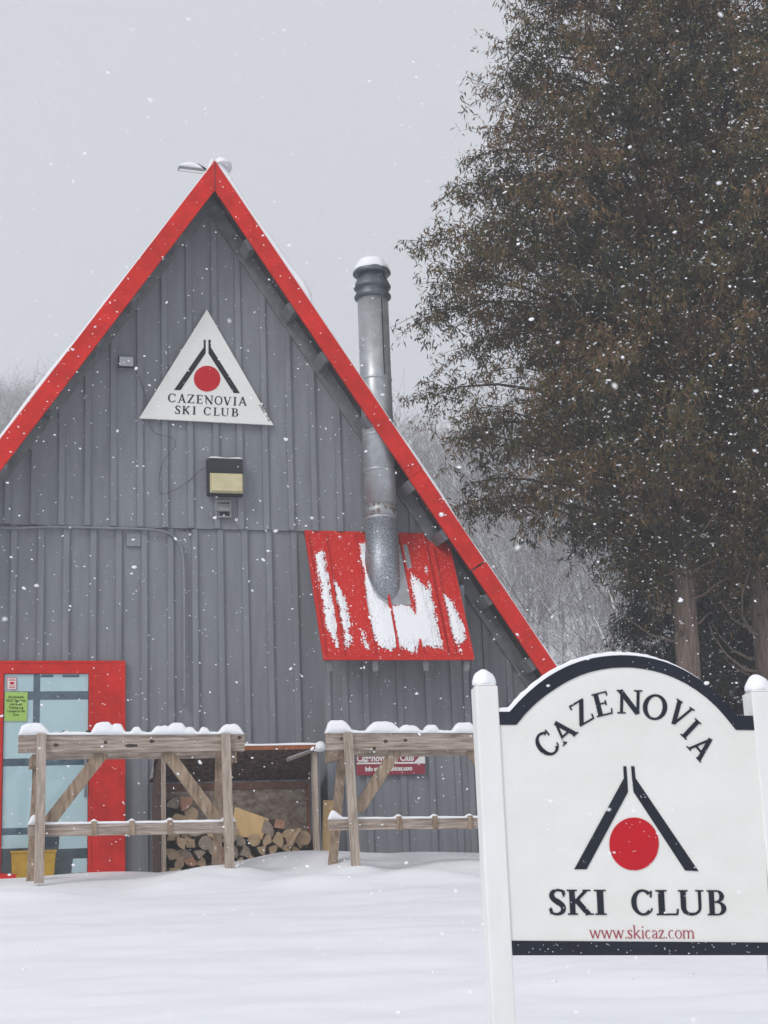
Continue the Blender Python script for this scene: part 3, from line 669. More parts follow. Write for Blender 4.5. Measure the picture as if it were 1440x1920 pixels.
# paper notices on the door
f3 = wp(-.042)
c0 = at(29, 1352, -.042)
gn = thing('green_notice', (c0.x, -.042, c0.z), 'lime green printed notice taped inside the door glass', 'notice')
MB().prism([f3(8,1352), f3(50,1352), f3(52,1298), f3(9,1297)], -.042, -.040).build('paper', GREEN, gn)
for i, txt in enumerate(('All individuals', 'MUST Sign Area', 'Use Guest', 'Training Log', 'Located on the', 'Door')):
    o = bfont(txt, .035, None, INK, 'lettering', .0003); k = 5.0; p = f3(30, 1309+i*6.6); o.parent = gn; o.location = Vector((p[0], -.0425, p[1]))-Vector(gloc(gn)); o.scale = (.82, 1, 1)
c0 = at(22, 1293, -.042)
rn = thing('red_white_notice', (c0.x, -.042, c0.z), 'tiny white notice with red print above the green one', 'notice')
MB().prism([f3(13,1293), f3(31,1293), f3(31,1270), f3(13,1270)], -.042, -.040).build('paper', PLWHITE, rn)
b = MB()
for (x0, x1, y0, y1) in ((13.2,30.8,1270.3,1271.2),(13.2,30.8,1292,1292.8),(13.2,14,1271.2,1292),(30,30.8,1271.2,1292),(17,28,1273,1274.2),(16,29,1275.5,1276.6),(16,29,1285.5,1286.8),(17,28,1288.5,1290),(18,20,1279,1283),(25,27,1279,1283)):
    b.prism([f3(x0,y1), f3(x1,y1), f3(x1,y0), f3(x0,y0)], -.0432, -.0421)
q = [f3(22.5+3*math.cos(a), 1281-3*math.sin(a)) for a in [k*math.pi/8 for k in range(16)]]; b.prism(q, -.0435, -.0421)
b.build('print', LOGORED, rn)
tb = thing('storage_tub', at(52,1632,-.1), 'mustard yellow tub standing low in front of the door glass', 'tub')
b = MB(); p0 = at(20,1636,-.10); p1 = at(104,1636,-.10); zt_ = Zc(60,1598,-.10)
b.add([(p0.x+.02,-.13,1.6),(p1.x-.02,-.13,1.6),(p1.x-.02,-.066,1.6),(p0.x+.02,-.066,1.6),(p0.x,-.15,zt_),(p1.x,-.15,zt_),(p1.x,-.066,zt_),(p0.x,-.066,zt_)],[(0,3,2,1),(0,1,5,4),(1,2,6,5),(2,3,7,6),(3,0,4,7),(4,5,6,7)])
b.build('tub_body', YELLOW, tb, bevel=.006)
b = MB(); b.box(p0.x-.008, p1.x+.008, -.158, -.064, zt_-.006, zt_+.018); b.build('rim', YELLOW, tb, bevel=.004)

# ------------------------------------------------------------------ wall lights and boxes
def frust(x0, x1, z0, z1, yb, yf, inset=.01):
    return MB().add([(x0,yb,z0),(x1,yb,z0),(x1,yb,z1),(x0,yb,z1),(x0+inset,yf,z0+inset),(x1-inset,yf,z0+inset),(x1-inset,yf,z1-inset),(x0+inset,yf,z1-inset)],[(4,5,6,7),(0,1,5,4),(1,2,6,5),(2,3,7,6),(3,0,4,7),(3,2,1,0)])
wx0, wx1 = X(388,895,-.1), X(455,895,-.1); wz0, wz1 = Zc(420,930,-.1), Zc(420,861,-.1); wzm = Zc(420,890,-.1)
wl = thing('wall_pack_light', ((wx0+wx1)/2, -.055, wz0), 'square dark wall light with a yellowed lens below the triangular sign', 'wall light', None)
hb = frust(wx0, wx1, wz0, wz1, -.055, -.16, .008); hb.build('housing', BRONZE, wl, bevel=.006)
frust(wx0+.018, wx1-.006, wz0+.012, wzm, -.161, -.215, .018).build('lens', LENS, wl, bevel=.008)
snow_strip((wx0+.01,-.11,wz1), (wx1-.005,-.11,wz1), .09, lambda t: .016+.006*math.sin(t*9), 20).build('snow_cap', SNOW, wl, smooth=True)
vx0, vx1 = X(404,955,-.09), X(434,955,-.09); vz0, vz1 = Zc(418,970,-.09), Zc(418,938,-.09)
vb = thing('vent_hood', ((vx0+vx1)/2, -.055, vz0), 'small square metal hood directly under the yellow wall light', 'vent')
b = MB()
for q in ((vx0,vx0+.018,vz0,vz1),(vx1-.018,vx1,vz0,vz1),(vx0+.0185,vx1-.0185,vz1-.018,vz1),(vx0+.0185,vx1-.0185,vz0,vz0+.018)): b.box(q[0],q[1],-.085,-.054,q[2],q[3])
b.build('frame', CONDUIT, vb)
b = MB(); vm = vz0+.35*(vz1-vz0); b.add([(vx0+.02,-.055,vz1-.02),(vx1-.02,-.055,vz1-.02),(vx1-.02,-.11,vm),(vx0+.02,-.11,vm),(vx0+.02,-.055,vm),(vx1-.02,-.055,vm)],[(0,3,2,1),(0,4,3),(1,2,5),(3,4,5,2)]); b.build('flap', GALV, vb)
b = MB(); b.box(vx0+.02,vx1-.02,-.060,-.056,vz0+.019,vz1-.019); b.build('backing', BRONZE, vb)
p = at(396,966,-.07); b = MB(); b.tube([p+Vector((0,0,-.028)), p+Vector((0,0,.028))], .018, 12); o = b.build('junction_plug', CONDUIT); o.location=(0,0,0); solo(o, 'stubby pale plug left of the metal hood', 'plug')
p = at(443,975,-.055); b = MB(); n = 16; vs=[]; fs=[]
for k in range(n):
    a=k*2*math.pi/n
    for r_, y_ in ((.018,-.055),(.018,-.068),(.008,-.068),(.008,-.055)): vs.append((p.x+r_*math.cos(a), y_, p.z+r_*math.sin(a)))
for k in range(n):
    for j in range(4): fs.append((k*4+j, ((k+1)%n)*4+j, ((k+1)%n)*4+(j+1)%4, k*4+(j+1)%4))
b.add(vs, fs); o = b.build('ring_insulator', PLWHITE); solo(o, 'white ring fixed right of the metal hood', 'insulator')
# small LED flood at left
ax0, ax1 = X(221,680,-.1), X(251,680,-.1); az0, az1 = Zc(236,691,-.1), Zc(236,670,-.1)
fl_ = thing('flood_light', ((ax0+ax1)/2, -.055, az0), 'small rectangular floodlight left of the triangular sign', 'floodlight')
b = frust(ax0, ax1, az0, az1, -.11, -.15, .004); b.build('housing', BRONZE, fl_, bevel=.004)
b = MB(); b.box(ax0+.012, ax1-.012, -.156, -.1505, az0+.012, az1-.012); b.build('lens', mat('flood_lens', (.42,.44,.47), .3), fl_)
b = MB(); xm = (ax0+ax1)/2; b.box(xm-.015, xm+.015, -.112, -.054, (az0+az1)/2-.02, (az0+az1)/2+.02); b.build('bracket', BRONZE, fl_)
# ridge lamp
rl = thing('ridge_lamp', at(392,318,OH), 'long slim lamp on an arm at the roof peak, snow along it', 'lamp')
Yl = OH+.06
pa, pb = at(334,316,Yl), at(384,322,Yl)
MB().beam(pa, pb, .09, .045, up=(0,-.35,1)).build('housing', CONDUIT, rl, bevel=.006)
MB().beam(pa+Vector((.01,-.035,-.028)), pb+Vector((-.01,-.035,-.028)), .06, .016, up=(0,-.35,1)).build('lens', PLWHITE, rl)
MB().tube([at(370,308,Yl), at(384,316,Yl), at(393,324,Yl+.04)], .012, 8).build('arm', BRONZE, rl)
MB().tube([pb, at(392,322,Yl+.04)], .012, 8).build('socket', BRONZE, rl)
snow_strip(pa+Vector((0,0,.022)), pb+Vector((-.03,0,.022)), .085, lambda t: .02+.05*math.sin(t*3.0), 24).build('snow_cap', SNOW, rl, smooth=True)

# ------------------------------------------------------------------ wood store
WY = -.62
wxl, wxr = X(303,1500,WY), X(592,1500,WY)
ztl = Zc(520,1398,WY); zbk = Zc(500,1470,-.03)
ws_ = thing('firewood_store', ((wxl+wxr)/2, -.5, 1.6), 'open weathered firewood bin with a snowy lid against the lodge wall', 'firewood bin')
for xx, ww, yy, m_, zt2 in ((wxl+.02,.045,WY,WOODV,ztl-.04),(wxr+.005,.05,WY,WOODV,ztl-.03)):
    MB().box(xx-ww/2, xx+ww/2, yy, yy+.09, 1.4, zt2).build('post', m_, ws_)
MB().box(X(575,1500,-.10), X(586,1500,-.10), -.16, -.10, 1.5, zbk-.01).build('post', ORANGE, ws_)
MB().box(X(300,1500,-.12), X(312,1500,-.12), -.16, -.10, 1.5, zbk-.01).build('post', WOODG, ws_)
b = MB(); b.prism([(0,0)]*3, 0, 0) if False else None
for xx, nm in ((wxl-.02,'side_panel'),(wxr+.034,'side_panel')):
    b = MB(); b.add([(xx,WY+.01,1.4),(xx+.018,WY+.01,1.4),(xx+.018,-.03,1.4),(xx,-.03,1.4),(xx,WY+.01,ztl-.05),(xx+.018,WY+.01,ztl-.05),(xx+.018,-.03,zbk-.02),(xx,-.03,zbk-.02)],[(0,3,2,1),(4,5,6,7),(0,1,5,4),(1,2,6,5),(2,3,7,6),(3,0,4,7)]); b.build(nm, GREYD if xx > wxl else BARK, ws_)
MB().box(wxl, wxr+.03, -.055, -.032, 1.4, Zc(500,1480,-.05)).build('back_panel', OSB, ws_)
MB().box(wxl, wxr+.03, -.075, -.032, Zc(500,1479.5,-.05), zbk+.02).build('back_rail', mat('rail_brown', (.24,.12,.08), .85, 0, .3, 9), ws_)
b = MB(); b.add([(wxl-.05,WY-.03,ztl-.025),(wxr+.07,WY-.03,ztl-.025),(wxr+.07,-.03,zbk+.04),(wxl-.05,-.03,zbk+.04),(wxl-.05,WY-.03,ztl),(wxr+.07,WY-.03,ztl),(wxr+.07,-.03,zbk+.065),(wxl-.05,-.03,zbk+.065)],[(0,3,2,1),(4,5,6,7),(0,1,5,4),(1,2,6,5),(2,3,7,6),(3,0,4,7)])
lid = b.build('lid', DKBOARD, ws_)
b = MB(); b.box(wxl-.06, wxr+.075, WY-.055, WY-.031, ztl-.045, ztl-.002); b.build('lid_edge', ORANGE, ws_)
b = MB(); xs_ = X(583,1415,WY); b.beam((wxr-.02,WY+.02,ztl-.06),(wxr-.26,WY+.16,ztl-.14),.03,.03); b.build('prop_strut', WOODV, ws_)
snow_strip((wxr-.02,WY+.02,ztl-.045),(wxr-.26,WY+.16,ztl-.125),.035,lambda t:.018,16).build('strut_snow', SNOW, ws_, smooth=True)
b = MB(); vs=[]; fs=[]; n1, n2 = 70, 8
for j in range(n2+1):
    for i in range(n1+1):
        x = wxl-.06+(wxr-wxl+.14)*i/n1; y = WY-.058+(.55)*j/n2; base = ztl+(zbk+.065-ztl)*j/n2
        e = min(1, i/4, (n1-i)/4)*(.35 if j == 0 else 1); vs.append((x, y, base+.003+(.042+.016*mnoise.noise(Vector((x*5, y*5, 0))))*max(e,.0)))
for j in range(n2+1):
    for i in range(n1+1): x = wxl-.06+(wxr-wxl+.14)*i/n1; vs.append((x, WY-.058+.55*j/n2, ztl-.0+(zbk+.065-ztl)*j/n2-.002))
w1 = n1+1; N_ = (n1+1)*(n2+1)
for j in range(n2):
    for i in range(n1): fs.append((j*w1+i, j*w1+i+1, (j+1)*w1+i+1, (j+1)*w1+i))
for i in range(n1): fs.append((N_+i, N_+i+1, i+1, i))
b.add(vs, fs); b.build('lid_snow', SNOW, ws_, smooth=True)
o = blob((wxr+.05, WY-.03, ztl-.02), .06, 8, (1.1,1,.9), 3, False).build('lid_snow', SNOW, ws_, smooth=True)

# firewood: every split log its own thing
def log_mesh(seed, r, L_):
    rr = random.Random(seed); kind = rr.random(); pts = []
    if kind < .80:     # wedge: two split faces and a bark arc
        sp = rr.uniform(70, 130); a0 = rr.uniform(0, 360); apex = (0.0, 0.0); arc = [(math.cos(R(a0+sp*k/6)), math.sin(R(a0+sp*k/6))) for k in range(7)]
        pts = [(0,0)]+arc; s = 1.45
    elif kind < .93:
        n = rr.choice((4,5)); a0 = rr.uniform(0, 360); pts = [(math.cos(R(a0+360*k/n+rr.uniform(-18,18)))*rr.uniform(.8,1.1), math.sin(R(a0+360*k/n+rr.uniform(-18,18)))*rr.uniform(.75,1.1)) for k in range(n)]; s = 1.0
    else: pts = [(math.cos(R(30*k))*rr.uniform(.93,1.05), math.sin(R(30*k))*rr.uniform(.9,1.0)) for k in range(12)]; s = .95
    cx = sum(p[0] for p in pts)/len(pts); cy = sum(p[1] for p in pts)/len(pts); pts = [((p[0]-cx)*r*s, (p[1]-cy)*r*s) for p in pts]
    n = len(pts); vs = []; 
    for j, y in enumerate((0, L_*.5, L_)):
        for p in pts: vs.append((p[0]*(1+.03*rr.uniform(-1,1)), y+(rr.uniform(-.006,.006) if j != 1 else 0), p[1]*(1+.03*rr.uniform(-1,1))))
    fs = [(j*n+i, (j+1)*n+i, (j+1)*n+(i+1)%n, j*n+(i+1)%n) for j in range(2) for i in range(n)]
    mi = []
    mb = MB(); mb.v = vs
    for q, f_ in enumerate(fs):
        i = q % n; mb.f.append(f_); mb.mi.append(0 if (kind < .80 and i in (0, n-1)) else 1)
    mb.f.append(tuple(range(n))); mb.mi.append(0); mb.f.append(tuple(range(3*n-1, 2*n-1, -1))); mb.mi.append(0)
    return mb
lx0, lx1 = X(322,1600,-.7), X(592,1600,-.7); cnt = 0
rl_ = random.Random(11)
def put_log(x, z, r, y=-.50, ends=None):
    global cnt; cnt += 1
    m_ = ends or rl_.choices((LOGEND, LOGEND2, LOGEND3), (6,1.3,3))[0]
    o = log_mesh(cnt*13, r, .34).build('split_log', [m_, BARK]); o.location = (x, y+rl_.uniform(-.05,.05), z); o.rotation_euler = (0, 0, R(rl_.uniform(-6,6)))
    tag(o, 'split firewood log stacked end out inside the open bin', 'log', 'split logs stacked in the firewood bin')
    if rl_.random() < .42: pass
    return o
def pile_top(x):
    t = (x-lx0)/(lx1-lx0); return Zc(450, 1572, -.7) + (.10 if t > .35 and t < .62 else 0) + .33*max(0, 1-abs(t-.08)/.30) + (.06 if t > .75 else 0)
zrow = 1.66; row = 0
while zrow < 2.6:
    x = lx0+.05+(row % 2)*.055
    while x < lx1-.03:
        if zrow < pile_top(x): put_log(x+rl_.uniform(-.012,.012), zrow+rl_.uniform(-.012,.012), rl_.uniform(.062,.08), y=-.53+.02*row)
        x += rl_.uniform(.118,.138)
    zrow += .104; row += 1
# bigger pieces lying on the pile
for px, py, r_, e_ in ((328,1502,.08,LOGEND3),(352,1508,.10,LOGEND2),(360,1526,.085,LOGEND),(505,1552,.09,LOGEND3),(542,1560,.09,LOGEND),(524,1545,.075,LOGEND2),(565,1572,.085,LOGEND)):
    p = at(px, py, -.42); put_log(p.x, p.z, r_, -.42, e_)
b = MB(); P = [at(*q, -.40) for q in ((430,1566),(490,1574),(503,1536),(440,1513))]; b.prism([(p.x, p.z) for p in P], -.43, -.40); o = b.build('tan_offcut', PLY); solo(o, 'tan plywood offcut lying on the logs in the bin', 'board')
b = MB(); b.beam(at(541,1588,-.56), at(561,1555,-.48), .03, .055, up=(0,-1,.3)); o = b.build('kindling_split', LOGEND); solo(o, 'pale thin split of wood leaning on the log pile', 'kindling')
# leaning board
b = MB(); P = [(at(603,1640,-.62)), (at(632,1640,-.62)), (at(629,1501,-.37)), (at(606,1500,-.37))]; d_ = Vector((0,.02,0)); b.add([P[0],P[1],P[2],P[3]]+[p+d_ for p in P], [(0,1,2,3),(7,6,5,4),(0,4,5,1),(1,5,6,2),(2,6,7,3),(3,7,4,0)]); o = b.build('leaning_board', PLY); solo(o, 'tan plywood sheet leaning on the wall by the firewood bin', 'board')
o = blob((P[1].x+.05, -.66, P[1].z-.02), .13, 8, (1.3,1,.8), 5).build('snow_heap', SNOW, smooth=True); tag(o, 'low heap of snow at the foot of the leaning board', 'snow', kind='structure')
# red mat edge at the door
b = MB(); b.add([at(-30,1640,-.35), at(30,1641,-.35), at(36,1640,-.30), at(-30,1634,-.05), at(-30,1643,-.35)-Vector((0,0,.05)), at(30,1644,-.35)-Vector((0,0,.05))], [(0,1,2,3),(4,5,1,0)]); o = b.build('door_sill', RED, lodge)

# ------------------------------------------------------------------ ski racks
def make_rack(x0, Yf, label, spec):
    """spec gives picture positions of the rack's pieces"""
    root = thing('ski_rack', (x0, Yf+.3, 1.68), label, 'ski rack', 'ski racks standing in front of the lodge')
    Yb = Yf+.62
    bt, bb = spec['beam_top'], spec['beam_bot']; xa, xb = spec['beam_x']
    a0, a1 = at(xa, (bt[0]+bb[0])/2, Yf), at(xb, (bt[1]+bb[1])/2, Yf); hh = Zc(xa, bt[0], Yf)-Zc(xa, bb[0], Yf)
    bm = MB().beam(a0, a1, .038, hh).build('top_beam', WOOD, root, bevel=.003)
    for px, py, sx in spec['knots']:
        c = at(px, py, Yf-.0195); b = MB(); n = 12; b.prism([(c.x+.028*sx*math.cos(k*math.pi/6), c.z+.016*math.sin(k*math.pi/6)+.003*math.sin(k*2.1)) for k in range(n)], Yf-.0205, Yf-.018); o = sub(b.build('knot', KNOT, root), bm); o.location = (0,0,0)
    # rear beam, a little lower
    r0, r1 = a0+Vector((.16,.62,-.03)), a1+Vector((-.10,.62,-.03)); MB().beam(r0, r1, .038, .13).build('rear_beam', WOOD, root)
    ztop = a0.z+hh/2
    for px in spec['pegs']:
        x = X(px, bt[0]-3, Yf); z = ztop+(a1.z-a0.z)*(x-a0.x)/(a1.x-a0.x)
        MB().box(x-.022, x+.022, Yf-.03, Yb+.03, z+.001, z+.036).build('peg', KNOT if px not in spec['legs'] else WOODG, root)
    # legs
    for (lt_, lb_) in spec['front_legs']:
        p, q = at(lt_[0], lt_[1], Yf-.04), at(lb_[0], lb_[1]+16, Yf-.10); MB().beam(q, p, .085, .038, up=(0,-1,0)).build('leg', WOODV, root, bevel=.002)
    for (lt_, lb_) in spec['rear_legs']:
        p, q = at(lt_[0], lt_[1], Yb+.0), at(lb_[0], lb_[1]+8, Yf+.30); MB().beam(q, p, .085, .038, up=(0,-1,0)).build('leg', WOODG, root)
    for px, py in spec['side_blocks']:
        c = at(px, py, Yf+.04); MB().box(c.x-.032, c.x+.032, Yf+.022, Yb+.02, c.z-.05, c.z+.05).build('side_block', WOODG, root)
        snow_strip((c.x-.0, Yf+.0, c.z+.05), (c.x, Yf+.3, c.z+.05), .06, lambda t: .12*math.exp(-(t-.2)**2*6), 10).build('block_snow', SNOW, root, smooth=True)
    rx0, rx1 = spec['rail_x']; rt, rb = spec['rail_top'], spec['rail_bot']
    c0, c1 = at(rx0, (rt[0]+rb[0])/2, Yf), at(rx1, (rt[1]+rb[1])/2, Yf); rh = Zc(rx0, rt[0], Yf)-Zc(rx0, rb[0], Yf)
    MB().beam(c0, c1, .038, rh).build('lower_rail', WOOD, root, bevel=.003)
    pg = []
    for px in spec['rail_pegs']:
        x = X(px, rt[0], Yf); z = c0.z+(c1.z-c0.z)*(x-c0.x)/(c1.x-c0.x); MB().box(x-.024, x+.024, Yf-.034, Yf-.0195, z-rh/2-.005, z+rh/2+.02).build('rail_peg', KNOT if False else WOODG, root); pg.append((x-c0.x)/(c1.x-c0.x))
    for (p_, q_) in spec['braces']:
        u, v = at(*p_, Yf+.045), at(*q_, Yf+.045); MB().beam(u, v, .028, .115, up=(0,0,1)).build('brace', WOODG, root, bevel=.003)
    # snow
    hs_ = spec['snow']
    def hf(t):
        px = xa+(xb-xa)*t; h = .028
        for c_, s, hh2 in hs_: h = max(h, hh2*math.exp(-((px-c_)/s)**4))
        return h+.008*mnoise.noise(Vector((px*.12, x0, 0)))
    e = (a1-a0).normalized()
    snow_strip(a0+Vector((0,.015,hh/2)), a1+Vector((0,.015,hh/2)), .10, hf, 150, 11).build('beam_snow', SNOW, root, smooth=True)
    def hr(t):
        h = .022
        for c_ in pg: h = max(h, .045*math.exp(-((t-c_)/.022)**2))
        for c_ in spec.get('rail_ends', ()): h = max(h, c_[1]*math.exp(-((t-c_[0])/.04)**2))
        return h+.004*mnoise.noise(Vector((t*20, x0, 1)))
    snow_strip(c0+Vector((0,.01,rh/2)), c1+Vector((0,.01,rh/2)), .055, hr, 120, 9).build('rail_snow', SNOW, root, smooth=True)
    for (p_, q_) in spec['braces'][-1:]:
        pass
    return root
make_rack(X(250,1640,-1.9), -1.9, 'weathered wooden ski rack with snowy top in front of the red door frame', dict(
    beam_top=(1378,1376), beam_bot=(1412,1409), beam_x=(34,458), knots=((105,1397,.9),(246,1398,2.2),(198,1392,.6),(285,1390,.9),(449,1383,.7)),
    pegs=(76,122,166,209,252,295,338,380,423), legs=(76,423),
    front_legs=(((78,1376),(73,1640)),((423,1376),(431,1622))), rear_legs=(((72,1418),(58,1645)),((413,1405),(405,1634))),
    side_blocks=((67,1424),(437,1418)), rail_x=(52,442), rail_top=(1546,1539), rail_bot=(1569,1563), rail_pegs=(176,247,318),
    braces=(((83,1552),(194,1410)),((310,1408),(420,1556))), rail_ends=((.03,.09),(.97,.08)),
    snow=((60,28,.115),(120,8,.05),(190,22,.12),(215,14,.105),(252,10,.075),(300,20,.085),(328,20,.115),(352,12,.07),(381,10,.07),(432,22,.10))))
make_rack(X(830,1640,-1.9), -1.9, 'weathered wooden ski rack with snowy top, partly behind the big white sign', dict(
    beam_top=(1374,1373), beam_bot=(1407,1407), beam_x=(611,1032), knots=((723,1390,.8),(760,1388,.7),(702,1403,.6),(640,1385,.5)),
    pegs=(654,694,736,776,815,856,898,940,982), legs=(654,982),
    front_legs=(((652,1374),(668,1620)),((985,1374),(1000,1600))), rear_legs=(((642,1412),(623,1620)),((975,1400),(965,1610))),
    side_blocks=((642,1412),), rail_x=(616,1010), rail_top=(1536,1531), rail_bot=(1557,1553), rail_pegs=(747,814,880),
    braces=(((670,1520),(745,1405)),((880,1405),(975,1530))), rail_ends=((.02,.09),),
    snow=((633,24,.125),(716,30,.115),(764,20,.08),(805,14,.085),(868,22,.11),(930,16,.1))))

# ------------------------------------------------------------------ big white sign in front
SG_H = R(-9); sd_ = Vector((math.cos(SG_H), math.sin(SG_H), 0)); sn_ = Vector((math.sin(SG_H), -math.cos(SG_H), 0))   # sn_ faces the camera
SP0 = EYE + ray(912, 1560)*6.0
def sg(px, py, off=0.0):
    d = ray(px, py); P0 = SP0+sn_*off; t = (P0-EYE).dot(sn_)/d.dot(sn_); p = EYE+d*t-SP0; return (p.dot(sd_), p.z)
gz = ground_z(SP0.x, SP0.y)
sign = thing('club_sign', SP0, 'large white arched club sign on two white posts in front of the lodge', 'sign')
sign.rotation_euler = (0, 0, SG_H)
GL[sign.name] = (0, 0, 0)
def c7(a, b): return (870+a*.3958, 1200+b*.3958)
def ccw(q):
    ar = sum(q[i][0]*q[(i+1)%len(q)][1]-q[(i+1)%len(q)][0]*q[i][1] for i in range(len(q))); return q if ar > 0 else q[::-1]
outer = [(150,340),(215,340),(255,295),(300,251),(350,208),(400,172),(450,143),(500,119),(550,101),(600,88),(650,79),(700,74),(750,72),(800,74),(850,80),(900,90),(950,104),(1000,123),(1050,147),(1100,177),(1150,211),(1200,252),(1250,303),(1300,358),(1385,359)]
inner = [(150,402),(248,402),(290,350),(340,300),(390,260),(440,226),(490,196),(545,170),(600,151),(650,140),(700,133),(750,130),(800,131),(850,137),(900,147),(950,161),(1000,181),(1050,206),(1100,237),(1150,275),(1200,321),(1245,373),(1288,426),(1385,427)]
bot_l, bot_r = c7(195,1494), (1449,1791)
brd = [sg(*c7(*p)) for p in outer] + [sg(*bot_r), sg(*bot_l)]
def build_sign_part(mb, name, m, bevel=0): o = mb.build(name, m, sign, bevel=bevel); o.location = (0,0,0); return o
bo_ = build_sign_part(MB().prism(ccw(brd), 0, .035), 'board', WHITE, .003)
b = MB()
# arch band in quads
import itertools
def resample(pts, n):
    P = [Vector(p) for p in pts]; d = [0]
    for i in range(1, len(P)): d.append(d[-1]+(P[i]-P[i-1]).length)
    out = []
    for k in range(n+1):
        s = d[-1]*k/n; i = max(j for j in range(len(d)) if d[j] <= s+1e-9); i = min(i, len(P)-2); t = (s-d[i])/(d[i+1]-d[i]); out.append(P[i].lerp(P[i+1], t))
    return out
Oa, Ia = outer[1:-1], inner[1:-1]; n = 60; ro, ri = resample(Oa, n), resample(Ia, n)
ro = [Vector(outer[0])]+ro+[Vector(outer[-1])]; ri = [Vector(inner[0])]+ri+[Vector(inner[-1])]
q = [sg(*c7(*p)) for p in ro]+[sg(*c7(*p)) for p in ri]; n = len(ro)
vs = [(a, -.004, z) for a, z in q]+[(a, .0345, z+.0004) for a, z in q[:n]]; fs = []
for i in range(n-1): fs += [(i, n+i, n+i+1, i+1), (2*n+i, i, i+1, 2*n+i+1)]
vs += [(a, .001, z) for a, z in q[n:]]; fs += [(n+i, 3*n+i, 3*n+i+1, n+i+1) for i in range(n-1)]
b.add(vs, fs); build_sign_part(b, 'arch_band', NAVY); b = MB(); b.prism(ccw([sg(*c7(195,1424)), sg(1447,1767), sg(1449,1791), sg(*c7(195,1494))]), -.004, -.0004)
build_sign_part(b, 'bottom_band', NAVY)
b = MB()
for P in ([(754,598),(768,598),(773,660),(776,720),(580,1086),(522,1086),(757,655)], [(791,598),(806,598),(812,655),(1110,1095),(1047,1092),(803,720),(796,660)]):
    b.prism(ccw([sg(*c7(*p)) for p in P]), -.0035, -.0004)
build_sign_part(b, 'ski_emblem', NAVY)
build_sign_part(MB().prism(ccw([sg(*c7(805+117*math.cos(a), 966+125*math.sin(a))) for a in [k*math.pi/32 for k in range(64)]]), -.0035, -.0004), 'red_disc', LOGORED)
lt = Letters(lambda a, b: sg(a, b), 0, .003)
for ch, cx, cy, ro_, h, ws2 in (('C',1025,1395,42,41,.98),('A',1056,1371,42,37,1.0),('Z',1090,1336,30,39,1.0),('E',1129,1320,14,39,1.02),('N',1180,1316,-1,39,1.12),('O',1228,1326,-6,41,1.05),('V',1274,1339,-33,39,1.0),('I',1295,1367,-43,37,1.05),('A',1316,1401,-49,38,1.0)):
    glyph_px(lt, ch, cx, cy, ro_, h*1.13, ws2*.98, -.0, 1.12)
build_sign_part(lt.mb, 'lettering', NAVY); lt = Letters(lambda a, b: sg(a, b), 0, .003)
for ch, x0, x1 in (('S',1030,1061),('K',1063,1111),('I',1114,1137)):
    glyph_px(lt, ch, (x0+x1)/2, 1691.5+(x0-1030)*.004, 0, 47, (x1-x0)/GLY[ch][0]/47, .05, 1.15)
build_sign_part(lt.mb, 'lettering', NAVY); lt = Letters(lambda a, b: sg(a, b), 0, .003)
for ch, x0, x1 in (('C',1183,1225.5),('L',1229,1272),('U',1272,1320),('B',1325,1362)):
    glyph_px(lt, ch, (x0+x1)/2, 1691.5+(x0-1030)*.004, 0, 47, (x1-x0)/GLY[ch][0]/47, .05, 1.15)
build_sign_part(lt.mb, 'lettering', NAVY)
lt = Letters(lambda a, b: sg(a, b), 0, .002); seq = 'www.skicaz.com'; ws2 = [GLY[c][0] for c in seq]; k = (1302-1105)/sum(ws2); x = 1105; h = 26
for c, w_ in zip(seq, ws2):
    glyph_px(lt, c, x+w_*k/2, 1759.5-h/2, -.2, h, k/h, .05, 1.15); x += w_*k
build_sign_part(lt.mb, 'web_address', URLRED)
# posts
def sign_post(pxl, pxr, ytop, seed):
    a = sg(pxl, ytop, .011)[0]; bq = sg(pxr, ytop, .011)[0]; zt2 = sg(pxl, ytop, .011)[1]; wd = bq-a; z0 = gz-.4-SP0.z
    mb = MB(); y0, y1 = -.011, wd-.011+.02; c = wd*.10
    mb.box(a, bq, y0, y1, z0, zt2); n0 = len(mb.v); xm = (a+bq)/2; ym = (y0+y1)/2; i = .004
    zc = zt2+.001
    mb.add([(a+i,y0+i,zc),(bq-i,y0+i,zc),(bq-i,y1-i,zc),(a+i,y1-i,zc),(xm-.018,ym-.018,zc+.03),(xm+.018,ym-.018,zc+.03),(xm+.018,ym+.018,zc+.03),(xm-.018,ym+.018,zc+.03)],[(0,1,5,4),(1,2,6,5),(2,3,7,6),(3,0,4,7),(4,5,6,7),(3,2,1,0)])
    p = build_sign_part(mb, 'post', WHITEP, .006)
    sn2 = blob((xm, ym, zc+.012), wd*.56, 14, (.95,.95,1.15), seed, True, .10); o = sn2.build('post_snow', SNOW, sign, smooth=True); o.parent = p; o.location = (0,0,0)
sign_post(891.5, 933.5, 1286, 1); sign_post(1409, 1452, 1297, 4)
# snow along the arch
m2 = MB(); vs = []; fs = []
pr = [Vector(sg(*c7(*p))) for p in ro[1:-1] if p.x < 1120] ; pr = [Vector(sg(*c7(165,340)))]+pr; n = len(pr)
for i, p in enumerate(pr):
    t_ = pr[min(i+1,n-1)]-pr[max(i-1,0)]; t_.normalize(); nn = Vector((-t_.y, t_.x)); fade = min(1, (n-i)/20)
    h = (.015+.006*mnoise.noise(Vector((i*.6, 0, 0))))*fade+.0008
    for kk, (yy, hh) in enumerate(((-.006,-.001),(-.006,.6),(.003,1.0),(.025,1.0),(.036,.6),(.036,-.001))): q2 = p+nn*h*hh; vs.append((q2.x, yy, q2.y))
for i in range(n-1):
    for kk in range(5): fs.append((i*6+kk, (i+1)*6+kk, (i+1)*6+kk+1, i*6+kk+1))
m2.add(vs, fs); build_sign_part(m2, 'arch_snow', SNOW)

